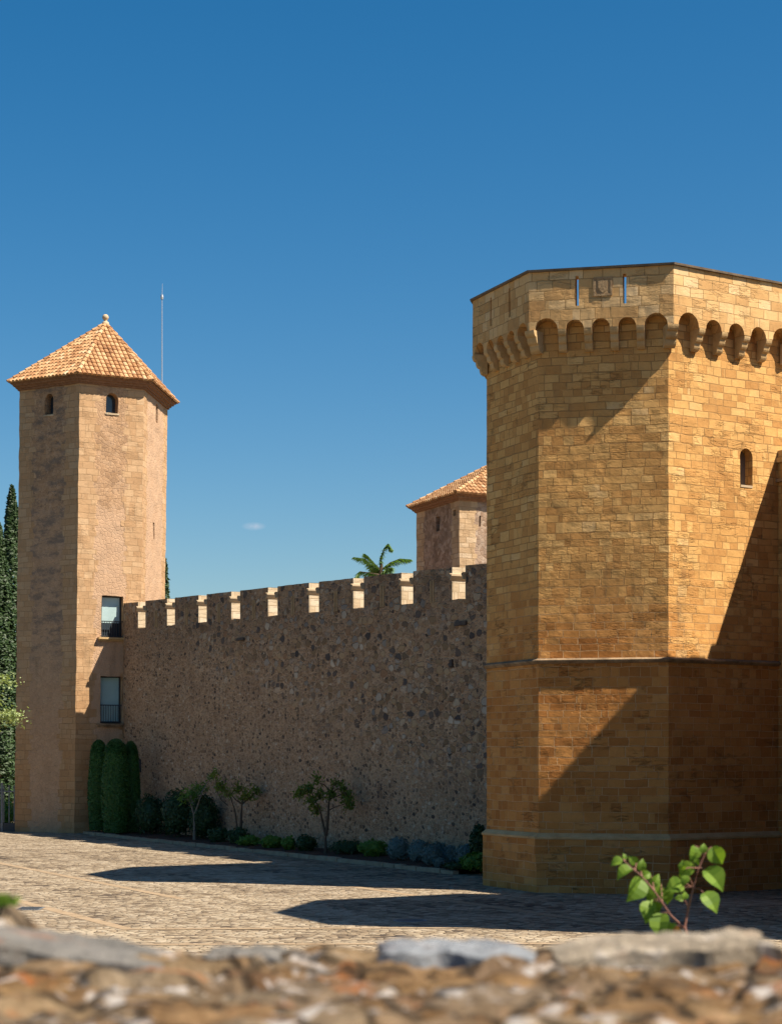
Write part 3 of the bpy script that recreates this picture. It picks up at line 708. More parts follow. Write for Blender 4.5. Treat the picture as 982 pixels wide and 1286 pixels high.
# ================================================================== CURTAIN WALL
wa, wb = Vector((-14.08, 102.1)), Vector((3.42, 69.0))
wd_ = (wb-wa).normalized(); WL = (wb-wa).length; wn = Vector((-wd_.y, wd_.x))       # wn points behind the wall
if wn.dot(Vector((.9, .4))) < 0: wn = -wn
CW = thing('crenellated_wall', (wa.x+wd_.x*19+wn.x*.7, wa.y+wd_.y*19+wn.y*.7, 0), 'long rubble stone curtain wall topped with wide merlons between two towers', 'wall')
def s_at(px):
    t = (px-CX)/F; return (t*wa.y-wa.x)/(wd_.x-t*wd_.y)
def lerp(a, b, t): return a+(b-a)*t
zc0, zc1 = CAM+(HZ-788)/F*100.8, CAM+(HZ-749.5)/F*69.0
zm0, zm1 = CAM+(HZ-757.5)/F*102.1, CAM+(HZ-707.5)/F*69.0
zc = lambda s: lerp(zc0, zc1, s/WL)
zm = lambda s: lerp(zm0, zm1, s/WL)
def WP(s, d, z): p = wa+wd_*s+wn*d; return Vector((p.x, p.y, z))
S0, S1 = -.6, WL+2.5
q = MB(); nu, nv = 110, 26
for i in range(nu):
    s0, s1 = lerp(S0, S1, i/nu), lerp(S0, S1, (i+1)/nu)
    for j in range(nv):
        z00, z10, z11, z01 = zc(s0)*j/nv, zc(s1)*j/nv, zc(s1)*(j+1)/nv, zc(s0)*(j+1)/nv
        q.add([WP(s0, 0, z00), WP(s1, 0, z10), WP(s1, 0, z11), WP(s0, 0, z01)], [(s0, z00), (s1, z10), (s1, z11), (s0, z01)])
    q.add([WP(s0, 0, zc(s0)), WP(s1, 0, zc(s1)), WP(s1, .56, zc(s1)), WP(s0, .56, zc(s0))], [(s0, 20), (s1, 20), (s1, 20.5), (s0, 20.5)])
q.add([WP(S0, 1.6, 0), WP(S0, 1.6, zc(S0)-.9), WP(S1, 1.6, zc(S1)-.9), WP(S1, 1.6, 0)], [(0, 0), (0, 10), (40, 10), (40, 0)])
q.add([WP(S0, .56, zc(S0)), WP(S1, .56, zc(S1)), WP(S1, .56, zc(S1)-.9), WP(S0, .56, zc(S0)-.9)], [(0, 10), (40, 10), (40, 9), (0, 9)])
q.add([WP(S0, .56, zc(S0)-.9), WP(S1, .56, zc(S1)-.9), WP(S1, 1.6, zc(S1)-.9), WP(S0, 1.6, zc(S0)-.9)], [(0, 10), (40, 10), (40, 9), (0, 9)])
q.build('wall_body', m_rubble, CW, disp=rough(.035, .9, 2.8))
gl = [173.4, 209.8, 249.3, 290.5, 336.6, 388, 443.5, 503.9, 567.6]
gr = [183, 220, 260, 302, 349, 401, 457.4, 519.3, 585]
st = [S0]+[s_at(x) for x in gr]; en = [s_at(x) for x in gl]+[S1]
for k, (a, b) in enumerate(zip(st, en)):
    tk = .55; m = MB(); n = max(2, round((b-a)/.4)); h0 = lambda s: zc(s)-.02
    for i in range(n):
        s0, s1 = lerp(a, b, i/n), lerp(a, b, (i+1)/n)
        for d, fl in ((0.0, 1), (tk, -1)):
            rows = 4
            for j in range(rows):
                lo0, lo1, hi0, hi1 = lerp(h0(s0), zm(s0), j/rows), lerp(h0(s1), zm(s1), j/rows), lerp(h0(s0), zm(s0), (j+1)/rows), lerp(h0(s1), zm(s1), (j+1)/rows)
                f = [WP(s0, d, lo0), WP(s1, d, lo1), WP(s1, d, hi1), WP(s0, d, hi0)]; U = [(s0, lo0), (s1, lo1), (s1, hi1), (s0, hi0)]
                m.add(f if fl > 0 else f[::-1], U if fl > 0 else U[::-1])
        m.add([WP(s0, 0, zm(s0)), WP(s1, 0, zm(s1)), WP(s1, tk, zm(s1)), WP(s0, tk, zm(s0))], [(s0, 0), (s1, 0), (s1, tk), (s0, tk)])
    mo = m.build('merlon', m_rubble, CW, disp=rough(.018, 1.2, 3.6))
    r = MB()                                           # dressed quoin face and hooked impost at each end
    for s_, dr in ((a, -1), (b, 1)):
        if abs(s_-S0) < .01 or abs(s_-S1) < .01: continue
        zb, zt = zc(s_)-.01, zm(s_)-.004
        s2 = s_+dr*.03
        r.add([WP(s2, -.006, zb), WP(s2, tk+.006, zb), WP(s2, tk+.006, zt), WP(s2, -.006, zt)], [(0, zb), (tk, zb), (tk, zt), (0, zt)])
        for dd in (-.006, tk+.006):
            r.add([WP(s_-dr*.02, dd, zb), WP(s2, dd, zb), WP(s2, dd, zt), WP(s_-dr*.02, dd, zt)], [(0, zb), (.1, zb), (.1, zt), (0, zt)])
        r.add([WP(s2, -.006, zt), WP(s2, tk+.006, zt), WP(s_-dr*.1, tk+.006, zt+.006), WP(s_-dr*.1, -.006, zt+.006)])
    if r.f: r.build('quoin_face', m_dressed, mo)
    h = MB()
    for s_, dr in ((a, -1), (b, 1)):
        if abs(s_-S0) < .01 or abs(s_-S1) < .01: continue
        zt = zm(s_)
        s2 = s_+dr*.03
        prof = [(0, -.50), (.03, -.48), (.06, -.43), (.09, -.36), (.12, -.34), (.12, -.27), (0, -.24)]
        for d0, d1 in ((-.11, tk+.08),):
            for (o0, z0), (o1, z1) in zip(prof, prof[1:]):
                h.add([WP(s2+dr*o0, d0, zt+z0), WP(s2+dr*o0, d1, zt+z0), WP(s2+dr*o1, d1, zt+z1), WP(s2+dr*o1, d0, zt+z1)])
            for d in (d0, d1):
                pts = [WP(s2-dr*.02, d, zt-.24)]+[WP(s2+dr*o, d, zt+z) for o, z in prof[:-1]]+[WP(s2-dr*.02, d, zt-.50)]
                h.add(pts)
            h.add([WP(s2-dr*.02, d0, zt-.50), WP(s2-dr*.02, d0, zt-.24), WP(s2-dr*.02, d1, zt-.24), WP(s2-dr*.02, d1, zt-.50)])
            h.add([WP(s2-dr*.02, d0, zt-.50), WP(s2, d0, zt-.50), WP(s2, d1, zt-.50), WP(s2-dr*.02, d1, zt-.50)])
    if h.f: h.build('impost', m_dressed, mo)
    if 0 < k < 9:                                      # blocked arrow loop in each merlon
        c = (a+b)/2; j = MB()
        for x0, x1 in ((-.17, -.035), (.035, .17)):
            j.box(WP(c+x0, -.028, zc(c)-.05), wd_.to_3d()*(x1-x0), wn.to_3d()*.05, (0, 0, .85))
        j.build('arrow_loop', m_crest, mo)
put_holes = MB()
for px, py, w_, h_ in ((303, 803, .9, .12), (580, 783, .8, .16), (568, 833, .2, .25), (176, 962, .3, .7)):
    s = s_at(px); Y = (wa+wd_*s).y; z = CAM+(HZ-py)/F*Y
    put_holes.box(WP(s-w_/2, -.09, z-h_/2), wd_.to_3d()*w_, wn.to_3d()*.12, (0, 0, h_))
put_holes.build('jutting_stones', stonecol('dark_jutting_stone', [(.3, (.045, .04, .04)), (.7, (.12, .10, .085))], 3), CW, disp=rough(.04, 3, 7))

# ================================================================== FAR TOWER BEHIND THE WALL
fY = 98.0
c1 = at(577, 640, fY); 
ft = [Vector((at(523, 640, fY+5.2).x, fY+5.2)), Vector((c1.x, fY)), Vector((c1.x+4.3, fY+2.5)), Vector((c1.x+6.2, fY+7.5)), Vector((c1.x+3.6, fY+12.5)), Vector((at(523, 640, fY+5.2).x+1.6, fY+10.5))]
FT = thing('wall_tower', (c1.x+2, fY+6, 0), 'distant stone tower with low tiled roof rising behind the wall', 'tower')
ZF = CAM+(HZ-628)/F*fY
q = MB(); ub = 0; fh = []
for i in range(6):
    a, b = ft[i], ft[(i+1) % 6]; holes = []
    e = (b-a).normalized()
    def uc_(px): t = (px-CX)/F; return (t*a.y-a.x)/(e.x-t*e.y)
    if i == 0:
        for x0, x1, y0, y1 in ((547.5, 552, 649, 667), (568.5, 572.5, 640.5, 648)):
            u0, u1 = uc_(x0), uc_(x1); Ym = (a+e*(u0+u1)/2).y; hh = dict(u0=u0, u1=u1, v0=zrow(y1, Ym), v1=zrow(y0, Ym), depth=.4); holes.append(hh); fh.append((a, e, hh))
    if i == 1:
        u0 = uc_(602.7); Ym = (a+e*u0).y; hh = dict(u0=u0-.05, u1=u0+.05, v0=zrow(661, Ym), v1=zrow(648, Ym), depth=.3); holes.append(hh); fh.append((a, e, hh))
    panel(q, a, b, 0, ZF+.3, holes, .5, .5, ub+5); ub += (b-a).length+1.3
q.build('tower_walls', m_ftower, FT, disp=rough(.025, 1.1, 3.5))
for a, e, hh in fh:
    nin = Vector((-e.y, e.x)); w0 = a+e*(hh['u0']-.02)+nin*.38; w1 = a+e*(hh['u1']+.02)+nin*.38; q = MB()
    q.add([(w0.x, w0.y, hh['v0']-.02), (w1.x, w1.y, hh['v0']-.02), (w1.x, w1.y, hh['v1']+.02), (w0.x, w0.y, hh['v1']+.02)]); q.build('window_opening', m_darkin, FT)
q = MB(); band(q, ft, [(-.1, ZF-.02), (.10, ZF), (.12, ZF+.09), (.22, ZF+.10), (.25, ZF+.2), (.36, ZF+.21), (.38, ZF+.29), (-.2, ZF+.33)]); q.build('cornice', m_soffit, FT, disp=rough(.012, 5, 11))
fa = at(640, 573, fY+6.4)
tile_roof(inset(ft, -.45), ZF+.29, fa, FT)

# ================================================================== GROUND, PLAZA, BED
def struct(o): o['kind'] = 'structure'; return o
GU, GV = Vector((.44, -.898)), Vector((.898, .44))
def guv(p): v = Vector((p[0], p[1])); return (v.dot(GU), v.dot(GV))
q = MB()
q.add([(-3000, -200, -.03), (3000, -200, -.03), (3000, 4000, -.03), (-3000, 4000, -.03)])
struct(q.build('ground', m_earth, None))
q = MB(); nx, ny = 60, 60
for i in range(nx):
    for j in range(ny):
        x0, x1, y0, y1 = lerp(-32, 35, i/nx), lerp(-32, 35, (i+1)/nx), lerp(12, 128, j/ny), lerp(12, 128, (j+1)/ny)
        c = [(x0, y0), (x1, y0), (x1, y1), (x0, y1)]
        q.add([(x, y, .0) for x, y in c], [guv(p) for p in c])
def und(p): p.z += .03*mn.noise(Vector((p.x*.12, p.y*.12, 0))) ; return p
struct(q.build('plaza_paving', m_cobble, None))
def strip(a, b, w, z=.004):
    a = Vector((a[0], a[1])); b = Vector((b[0], b[1])); e = (b-a).normalized(); n = Vector((-e.y, e.x)); L = (b-a).length
    m = MB(); k = max(1, int(L/.8)); u = 0
    for i in range(k):
        t0, t1 = L*i/k+.008, L*(i+1)/k-.008; w2 = w*(1+.05*random.uniform(-1, 1))
        p = [a+e*t0-n*w2/2, a+e*t1-n*w2/2, a+e*t1+n*w2/2, a+e*t0+n*w2/2]
        zz = z+random.uniform(0, .004)
        m.add([(v.x, v.y, zz) for v in p])
    struct(m.build('paving_strip', m_flag, None))
A0 = gp(92, 1150); D = Vector((.44, -.898, 0))
def line_through(p, d, l0, l1, w, z=.004): strip(p+d*l0, p+d*l1, w, z)
line_through(A0, D, -45, 4.6, .34)
line_through(gp(360, 1102), D, -1, 20, .34)
line_through(gp(215, 1127), D, -40, 1, .30)
line_through(gp(163, 1168), Vector((.998, .05, 0)), 0, 8.5, .30, .009)
line_through(gp(190, 1085), Vector((.94, -.34, 0)), 0, 9.5, .30, .013)
line_through(gp(300, 1187), Vector((1, .02, 0)), -3, 8, .30, .009)
# flower bed along the wall foot
kb0, kb1 = Vector((-16.0, 100.4)), Vector((2.3, 66.2))
kd = (kb1-kb0).normalized(); kn = Vector((kd.y, -kd.x)); kn = kn if kn.x > 0 else -kn; KL = (kb1-kb0).length
q = MB(); nb = 40
for i in range(nb):
    a = kb0+kd*KL*i/nb; b = kb0+kd*KL*(i+1)/nb
    wa_, wb_ = WP((a-wa).dot(wd_), .1, .20), WP((b-wa).dot(wd_), .1, .20)
    q.add([(a.x, a.y, .13), (b.x, b.y, .13), wb_, wa_])
struct(q.build('flower_bed', m_soil, None))
q = MB(); i = 0; s = 0.0
while s < KL:
    l = random.uniform(.5, 1.1); p = kb0+kd*s; hh = random.uniform(.12, .17); o = p-kn*(.22+random.uniform(-.03, .03))
    q.box((o.x, o.y, 0), kd.to_3d()*(l-.03), kn.to_3d()*.24, (0, 0, hh)); s += l
struct(q.build('kerb', m_kerb, None, disp=rough(.02, 2, 6)))

# ------------------------------------------------------------------ drain covers in the plaza
p = gp(38, 1142); q = MB(); o = thing('drain_grate', p, 'dark iron drain grate in the sunlit cobbles', 'drain')
q.box((p.x-.32, p.y-.5, .004), (.64, 0, 0), (0, 1.0, 0), (0, 0, .014)); q.build('frame', m_greyiron, o)
q = MB()
for k in range(7): q.box((p.x-.27+k*.08, p.y-.42, .019), (.05, 0, 0), (0, .84, 0), (0, 0, .008))
q.build('bars', m_iron, o)
p = gp(515, 1157); o = thing('manhole_cover', p, 'round iron manhole cover in the shaded cobbles', 'manhole cover')
q = MB(); q.lathe(p, [(.42, .003), (.42, .014), (.36, .018), (.36, .012)], 28); q.build('rim', m_greyiron, o)
q = MB(); q.lathe(p, [(.355, .013), (.2, .02), (0.001, .021)], 28); q.build('lid', m_iron, o)

# ================================================================== PLANTS
def leaves(mb, pts, size, up=.3, jit=.5, asp=.55, mi=0, droop=0.0):
    for p, nrm in pts:
        s = size*random.uniform(1-jit, 1+jit)
        d = Vector((random.gauss(0, 1), random.gauss(0, 1), random.gauss(0, 1)))
        n = (nrm+d*.55).normalized() if nrm is not None else d.normalized()
        t = n.cross(Vector((random.gauss(0, 1), random.gauss(0, 1), random.gauss(0, 1)+up))).normalized()
        if t.length < .1: continue
        b = n.cross(t)
        t.z -= droop
        mb.add([p-t*s*.5, p+b*s*asp*.5-t*s*.05, p+t*s*.5, p-b*s*asp*.5-t*s*.05], None, mi)
def blob_pts(n, c, r, shell=.35, zmin=-1, lump=.16, fr=2.2):
    out = []
    c = Vector(c)
    while len(out) < n:
        d = Vector((random.gauss(0, 1), random.gauss(0, 1), random.gauss(0, 1))).normalized()
        if d.z < zmin: continue
        k = 1+lump*mn.noise(d*fr+c)*2
        t = 1-shell*random.random()**1.6+(.14*random.random() if random.random() < .12 else 0)
        out.append((c+Vector((d.x*r[0], d.y*r[1], d.z*r[2]))*k*t, d))
    return out
def bush(name, label, cat, base, r, mat, n, leaf, group=None, lump=.16, core=True, asp=.55):
    base = Vector(base); o = thing(name, base, label, cat, group)
    m = MB(); c = base+Vector((0, 0, r[2]*.92)); leaves(m, blob_pts(n, c, r, .4, -.85, lump), leaf, asp=asp)
    if core:
        vs = []; fs = []
        nu, nv = 14, 9
        for j in range(nv):
            ph = math.pi*(j+.5)/nv
            for i in range(nu):
                t = 2*math.pi*i/nu; d = Vector((math.cos(t)*math.sin(ph), math.sin(t)*math.sin(ph), math.cos(ph)))
                vs.append(c+Vector((d.x*r[0], d.y*r[1], d.z*r[2]))*.80)
        for j in range(nv-1):
            for i in range(nu): fs.append((j*nu+i, j*nu+(i+1) % nu, (j+1)*nu+(i+1) % nu, (j+1)*nu+i))
        m.mesh(vs, fs)
    m.build('foliage', mat, o)
    s = MB()
    for k in range(4): s.tube([base+Vector((random.uniform(-.1, .1)*r[0], random.uniform(-.1, .1)*r[1], -.05)), base+Vector((random.uniform(-.4, .4)*r[0], random.uniform(-.4, .4)*r[1], r[2]))], [.03, .012], 5)
    s.build('stem', m_bark, o)
    return o
def on_bed(px, d):                                    # photo column, distance out from the wall
    t = (px-CX)/F; p0 = wa-wn*d; s = (t*p0.y-p0.x)/(wd_.x-t*wd_.y); p = p0+wd_*s; return Vector((p.x, p.y, .16))
# three clipped columns by the tall tower
def column(px, d, wpx, ytop, label, squ=3.2):
    b = on_bed(px, d); w = wpx/F*b.y/2; H = CAM+(HZ-ytop)/F*b.y-.1
    o = thing('clipped_conifer', b, label, 'shrub', 'clipped columnar conifers'); m = MB(); pts = []
    def rad(t):                                        # barrel column with a rounded head
        return w*(.80+.20*math.sin(math.pi*min(1, t*1.25)))*(1-max(0, (t-.80)/.20)**2.4)**.5
    for k in range(9000):
        t = random.random()**.95; a = random.uniform(0, 2*math.pi); r = rad(t)*(1+.05*mn.noise(Vector((math.cos(a)*2, math.sin(a)*2, t*7+px))))*(1-.12*random.random()**2)
        pts.append((b+Vector((r*math.cos(a), r*math.sin(a), .05+t*H)), Vector((math.cos(a), math.sin(a), .35 if t < .85 else 1.5))))
    for k in range(900):
        a = random.uniform(0, 6.283); r = w*.55*math.sqrt(random.random()); pts.append((b+Vector((r*math.cos(a), r*math.sin(a), H*(1.0-.06*(r/w)**2*3))), Vector((0, 0, 1))))
    leaves(m, pts, .12, 1.2, .4, .5)
    vs = []; fs = []; nu = 16
    for j in range(13):
        t = j/12*.985
        for i in range(nu): a = 2*math.pi*i/nu; vs.append(b+Vector((rad(t)*.9*math.cos(a), rad(t)*.9*math.sin(a), .05+t*H*.98)))
    for j in range(12):
        for i in range(nu): fs.append((j*nu+i, j*nu+(i+1) % nu, (j+1)*nu+(i+1) % nu, (j+1)*nu+i))
    m.mesh(vs, fs); m.build('foliage', m_topiary, o)
    s = MB(); s.tube([b-Vector((0, 0, .1)), b+Vector((0, 0, .5))], .07, 6); s.build('trunk', m_bark, o)
column(124, 1.9, 27, 932, 'leftmost and slimmest of three clipped conifer columns by the tall tower')
column(145.5, 2.1, 37, 931, 'fat middle clipped conifer column in front of the tall tower')
column(164, 1.2, 24, 934, 'rightmost clipped conifer column, shaded, against the rubble wall')
def bed_bush(px, d, wpx, ytop, label, mat, n, leaf, name='round_shrub', cat='shrub', group=None, lump=.16, asp=.55):
    b = on_bed(px, d); w = wpx/F*b.y/2; H = max(.25, CAM+(HZ-ytop)/F*b.y-.16)
    bush(name, label, cat, b, (w, min(w, .95), H*.52), mat, n, leaf, group, lump, True, asp)
gA = 'dark rounded shrubs at the wall foot'
bed_bush(188, 1.0, 38, 1000, 'dark round shrub next to the clipped conifer columns', m_dark, 3200, .13, group=gA)
bed_bush(222, .95, 40, 993, 'dark round shrub in the middle behind the pale thin trunk', m_dark, 3600, .13, group=gA)
bed_bush(256, .85, 38, 1000, 'dark egg shaped shrub at the right of the dark shrubs', m_dark, 3600, .13, group=gA)
bed_bush(601, .95, 22, 1036, 'dark upright shrub tucked against the octagonal tower corner', m_dark, 2200, .12, group=gA)
gL = 'low green shrubs along the kerb'
for k, (px, d, w, yt, lb_) in enumerate(((274, 1.25, 24, 1040, 'low dusky green shrub right of the egg shaped shrub'), (299, 1.15, 28, 1041, 'low dark green shrub under the two stemmed tree'), (312, 1.45, 24, 1050, 'bright green low shrub just right of the two stemmed tree'), (341, 1.4, 26, 1050, 'bright green low shrub midway between two small trees'),
        (362, 1.5, 16, 1052, 'smallest low green shrub near the third small tree'), (384, 1.2, 26, 1050, 'dull green shrub left of the third small tree'))):
    bed_bush(px, d, w, yt, lb_, m_low if k in (2, 3, 4) else m_dark, 1500, .12, 'low_shrub', 'shrub', gL, .25)
for k, (px, d, w, yt, lb_) in enumerate(((437, .9, 40, 1056, 'grassy low shrub right of the third small tree'), (469, .8, 36, 1056, 'grassy low shrub beside the silvery mounds'))):
    bed_bush(px, d, w, yt, lb_, m_low if k else m_dark, 1700, .15, 'low_shrub', 'shrub', gL, .25, .25)
gS = 'silvery blue mounded shrubs'
for px, d, w, yt, lb_ in ((501, 1.25, 29, 1052, 'leftmost silvery blue mounded shrub'), (527, 1.1, 30, 1055, 'large silvery blue mound second from the left'), (543, 1.75, 26, 1061, 'silvery blue mound nearest the kerb'), (551, 1.1, 24, 1058, 'silvery blue mound half hidden behind the kerbside one'), (566, 1.1, 18, 1062, 'narrow silvery blue mound right of the middle'), (585, 1.15, 28, 1060, 'rightmost silvery blue mound near the octagonal tower'), (552, 2.0, 16, 1078, 'tiny silvery tuft on the kerb edge')):
    bed_bush(px, d, w, yt, lb_, m_lav, 1900, .10, 'silver_shrub', 'shrub', gS, .08, .35)
bed_bush(596, 1.8, 34, 1074, 'spreading green shrub in front of the octagonal tower corner', m_low, 1900, .14, 'low_shrub', 'shrub', gL, .22)
bed_bush(578, 2.0, 40, 1085, 'flat ground hugging green shrub at the bed end by the octagonal tower', m_dark, 1500, .10, 'low_shrub', 'shrub', gL, .2)

def small_tree(px, d, ybase, stems, clusters, label, pale=False, mat=None):
    b = on_bed(px, d); Y = b.y
    def W(x, y, dz=0.0): v = at(x, y, Y+dz); return v
    o = thing('small_tree', b, label, 'tree', 'small trees along the wall foot')
    m = MB()
    for pts, r0 in stems:
        P = [W(x, y, dz) for x, y, dz in pts]; P[0].z = min(P[0].z, .1) if pts[0][1] > ybase-3 else P[0].z
        m.tube(P, [r0*(1-.7*i/(len(P)-1)) for i in range(len(P))], 7)
    f = MB(); tw = m
    for x, y, r, n in clusters:
        c = W(x, y, random.uniform(-.5, .5)); rr = r/F*Y
        ends = [W(*p) for pts, _ in stems for p in pts[1:]]; e0 = min(ends, key=lambda e_: (e_-c).length)
        tw.tube([e0, e0.lerp(c, .55)+Vector((0, 0, .06)), c-Vector((0, 0, rr*.5))], [.028, .02, .013], 5)
        for k in range(max(3, n//30)):
            e = c+Vector((random.gauss(0, .6), random.gauss(0, .6), random.gauss(0, .5)))*rr
            tw.tube([c-Vector((0, 0, rr*.5)), (c+e)/2, e], [.014, .009, .004], 4)
            pts = []
            for j in range(14):
                t = random.random(); pts.append((c.lerp(e, t)+Vector((random.gauss(0, .12), random.gauss(0, .12), random.gauss(0, .12))), None))
            leaves(f, pts, .15, .2, .4, .42, droop=.3)
        leaves(f, [(c+Vector((random.gauss(0, .42), random.gauss(0, .42), random.gauss(0, .4)))*rr, None) for k in range(n)], .15, .2, .4, .42, droop=.3)
    m.build('trunk', plain('pale_bark', (.20, .17, .13), .9, .1) if pale else m_bark, o); f.build('crown', mat or m_tree, o)
small_tree(243, 1.5, 1054, [([(244, 1055, 0), (244, 1035, 0), (243, 1020, 0)], .075), ([(243, 1022, 0), (239, 1008, .2), (233, 998, .4)], .045), ([(243.5, 1026, 0), (249, 1010, -.1), (253, 997, -.2)], .05)],
           [(236, 998, 9, 60), (246, 992, 10, 80), (256, 990, 8, 60), (243, 1000, 7, 40), (265, 976, 5, 22), (228, 1003, 5, 24)], 'slender small tree with a pale forked trunk before dark shrubs', True, m_low)
small_tree(301, 1.0, 1041, [([(302, 1043, 0), (303, 1025, 0), (304, 1008, 0)], .085), ([(301, 1040, 0), (295, 1018, .1), (290, 1003, .1)], .05), ([(304, 1010, 0), (313, 1003, 0), (322, 995, .1)], .045), ([(304, 1010, 0), (296, 1005, .1), (290, 998, .2)], .04), ([(286, 1012, 0), (278, 1005, .1), (273, 995, .1)], .03)],
           [(276, 988, 9, 110), (286, 996, 9, 90), (300, 991, 9, 100), (312, 999, 8, 80), (322, 993, 7, 70), (306, 1003, 6, 40), (270, 972, 5, 22)], 'two stemmed small tree with a wide flat crown', False)
small_tree(409, 1.35, 1066, [([(409, 1068, 0), (409, 1048, 0)], .085), ([(409, 1050, 0), (405, 1032, .1), (402, 1018, .1), (394, 1002, .2)], .06), ([(409.5, 1050, 0), (412, 1028, 0), (413, 1008, 0), (417, 996, 0)], .07), ([(413, 1018, 0), (421, 1014, -.1), (430, 1011, -.2)], .03), ([(413, 1004, 0), (424, 1000, -.1), (433, 996, -.2)], .035)],
           [(376, 996, 9, 120), (388, 990, 9, 110), (392, 1006, 9, 90), (401, 1000, 8, 80), (397, 1018, 9, 80), (416, 996, 8, 90), (420, 984, 6, 40), (436, 1000, 9, 150), (438, 1012, 7, 100), (430, 990, 6, 50), (398, 980, 6, 36)], 'dark forked small tree with a round ragged crown', False)

# cypresses and broadleaf tree left of the tall tower
def cypress(px, ytop, Y, w, label, n=9000):
    b = Vector(((px-CX)/F*Y, Y, 0)); H = CAM+(HZ-ytop)/F*Y
    o = thing('cypress_tree', b, label, 'tree', 'cypress trees behind the tall tower'); m = MB(); pts = []
    for k in range(n):
        t = random.random()**.85; a = random.uniform(0, 6.283); lump = 1+.35*mn.noise(Vector((math.cos(a)*1.5, math.sin(a)*1.5, t*H*.45+px)))+.2*mn.noise(Vector((math.cos(a)*4, math.sin(a)*4, t*H*1.3)))
        r = w*min(1, .55+t*2.0)*(1-t**1.5)**.6*lump*(1-.35*random.random()**2)
        pts.append((b+Vector((r*math.cos(a), r*math.sin(a), .6+t*(H-.6)+random.uniform(-.1, .1))), Vector((math.cos(a), math.sin(a), .8))))
    leaves(m, pts, .27, 2.5, .5, .45); m.build('crown', m_cyp, o)
    s = MB(); s.tube([b, b+Vector((0, 0, H*.5)), b+Vector((0, 0, H*.9))], [.25, .12, .03], 8); s.build('trunk', m_bark, o)
cypress(15, 611, 128, 1.25, 'taller dark cypress close to the left side of the tall tower', 17000)
cypress(-2, 657, 124, 1.5, 'dark cypress at the left picture edge behind the leafy branches', 17000)
cypress(-34, 640, 126, 1.6, 'dark cypress furthest left beyond the picture edge', 7000)
cypress(207, 703, 120, .75, 'slim cypress tip just right of the tall tower above the wall', 4000)
bx_ = Vector(((-62-CX)/F*97, 97, 0)); o = thing('broadleaf_tree', bx_, 'light green leafy tree reaching in from the left beside the cypresses', 'tree')
m = MB(); m.tube([bx_, bx_+Vector((.1, 0, 3.0)), bx_+Vector((0, .2, 6.5))], [.22, .17, .08], 9)
f = MB()
for tx, ty in ((5, 856), (10, 899), (-8, 905), (-30, 850), (-50, 820), (-80, 870), (-45, 905), (-100, 900), (-70, 830), (-15, 880), (16, 902)):
    c = at(tx, ty, 97+random.uniform(-1, 1)); st_ = bx_+Vector((0, 0, random.uniform(3, 5)))
    m.tube([st_, st_.lerp(c, .5)+Vector((0, 0, .35)), c], [.07, .04, .012], 6)
    leaves(f, [(c+Vector((random.gauss(0, .33), random.gauss(0, .4), random.gauss(0, .22))), Vector((0, 0, 1))) for k in range(200)], .17, .2, .4, .6)
m.build('trunk', m_bark, o); f.build('crown', m_lime, o)

# conifer with drooping fronds behind the wall
cb = at(478, 717, 93); cb.z = 0; o = thing('conifer_tree', cb, 'small conifer top with spreading feathery branches above the wall', 'tree')
m = MB(); f = MB(); Yc = 93.0
m.tube([cb, at(478, 760, Yc), at(478, 722, Yc), at(479, 708, Yc)], [.28, .16, .10, .07], 8)
def frond(pts, n=260, wd=.40):
    P = [at(x, y, Yc+dz) for x, y, dz in pts]; m.tube(P, [.05*(1-.85*i/(len(P)-1)) for i in range(len(P))], 5)
    for k in range(n):
        t = random.random()*.95+.05; i = min(len(P)-2, int(t*(len(P)-1))); u = t*(len(P)-1)-i; p = P[i].lerp(P[i+1], u)
        w_ = wd*(.35+.65*math.sin(math.pi*min(1, t*.9+.1)))
        for sgn in (-1, 1):
            d = (P[i+1]-P[i]).normalized(); a = Vector((random.gauss(0, .35), sgn*random.uniform(.2, 1), -random.uniform(.4, 1.1)))
            tip = p+(a.normalized()*random.uniform(.5, 1.1)+d*.5)*w_; s_ = d.cross(a).normalized()*.03
            f.add([p-s_, p+s_, tip+s_*.3, tip-s_*.3])
frond([(478, 718, 0), (468, 712, .3), (458, 702, .5), (444, 700, .6)]); frond([(478, 716, 0), (470, 708, -.2), (462, 699, -.4), (458, 696, -.4)])
frond([(478, 714, 0), (478, 702, .1), (482, 690, .2), (487, 683, .2), (491, 690, .2)], 190); frond([(479, 716, 0), (490, 707, .1), (502, 702, .1), (516, 703, .1)])
frond([(479, 720, 0), (487, 714, -.4), (492, 713, -.6)], 110); frond([(477, 722, 0), (466, 720, -.3), (452, 718, -.5), (447, 724, -.5)], 110); frond([(478, 719, 0), (470, 715, .8), (463, 719, 1.1)], 90)
frond([(478, 735, 0), (500, 728, .3), (516, 734, .5)], 110); frond([(478, 735, 0), (455, 735, .4), (440, 742, .6)], 110)
m.build('trunk', m_bark, o); f.build('crown', m_needle, o)

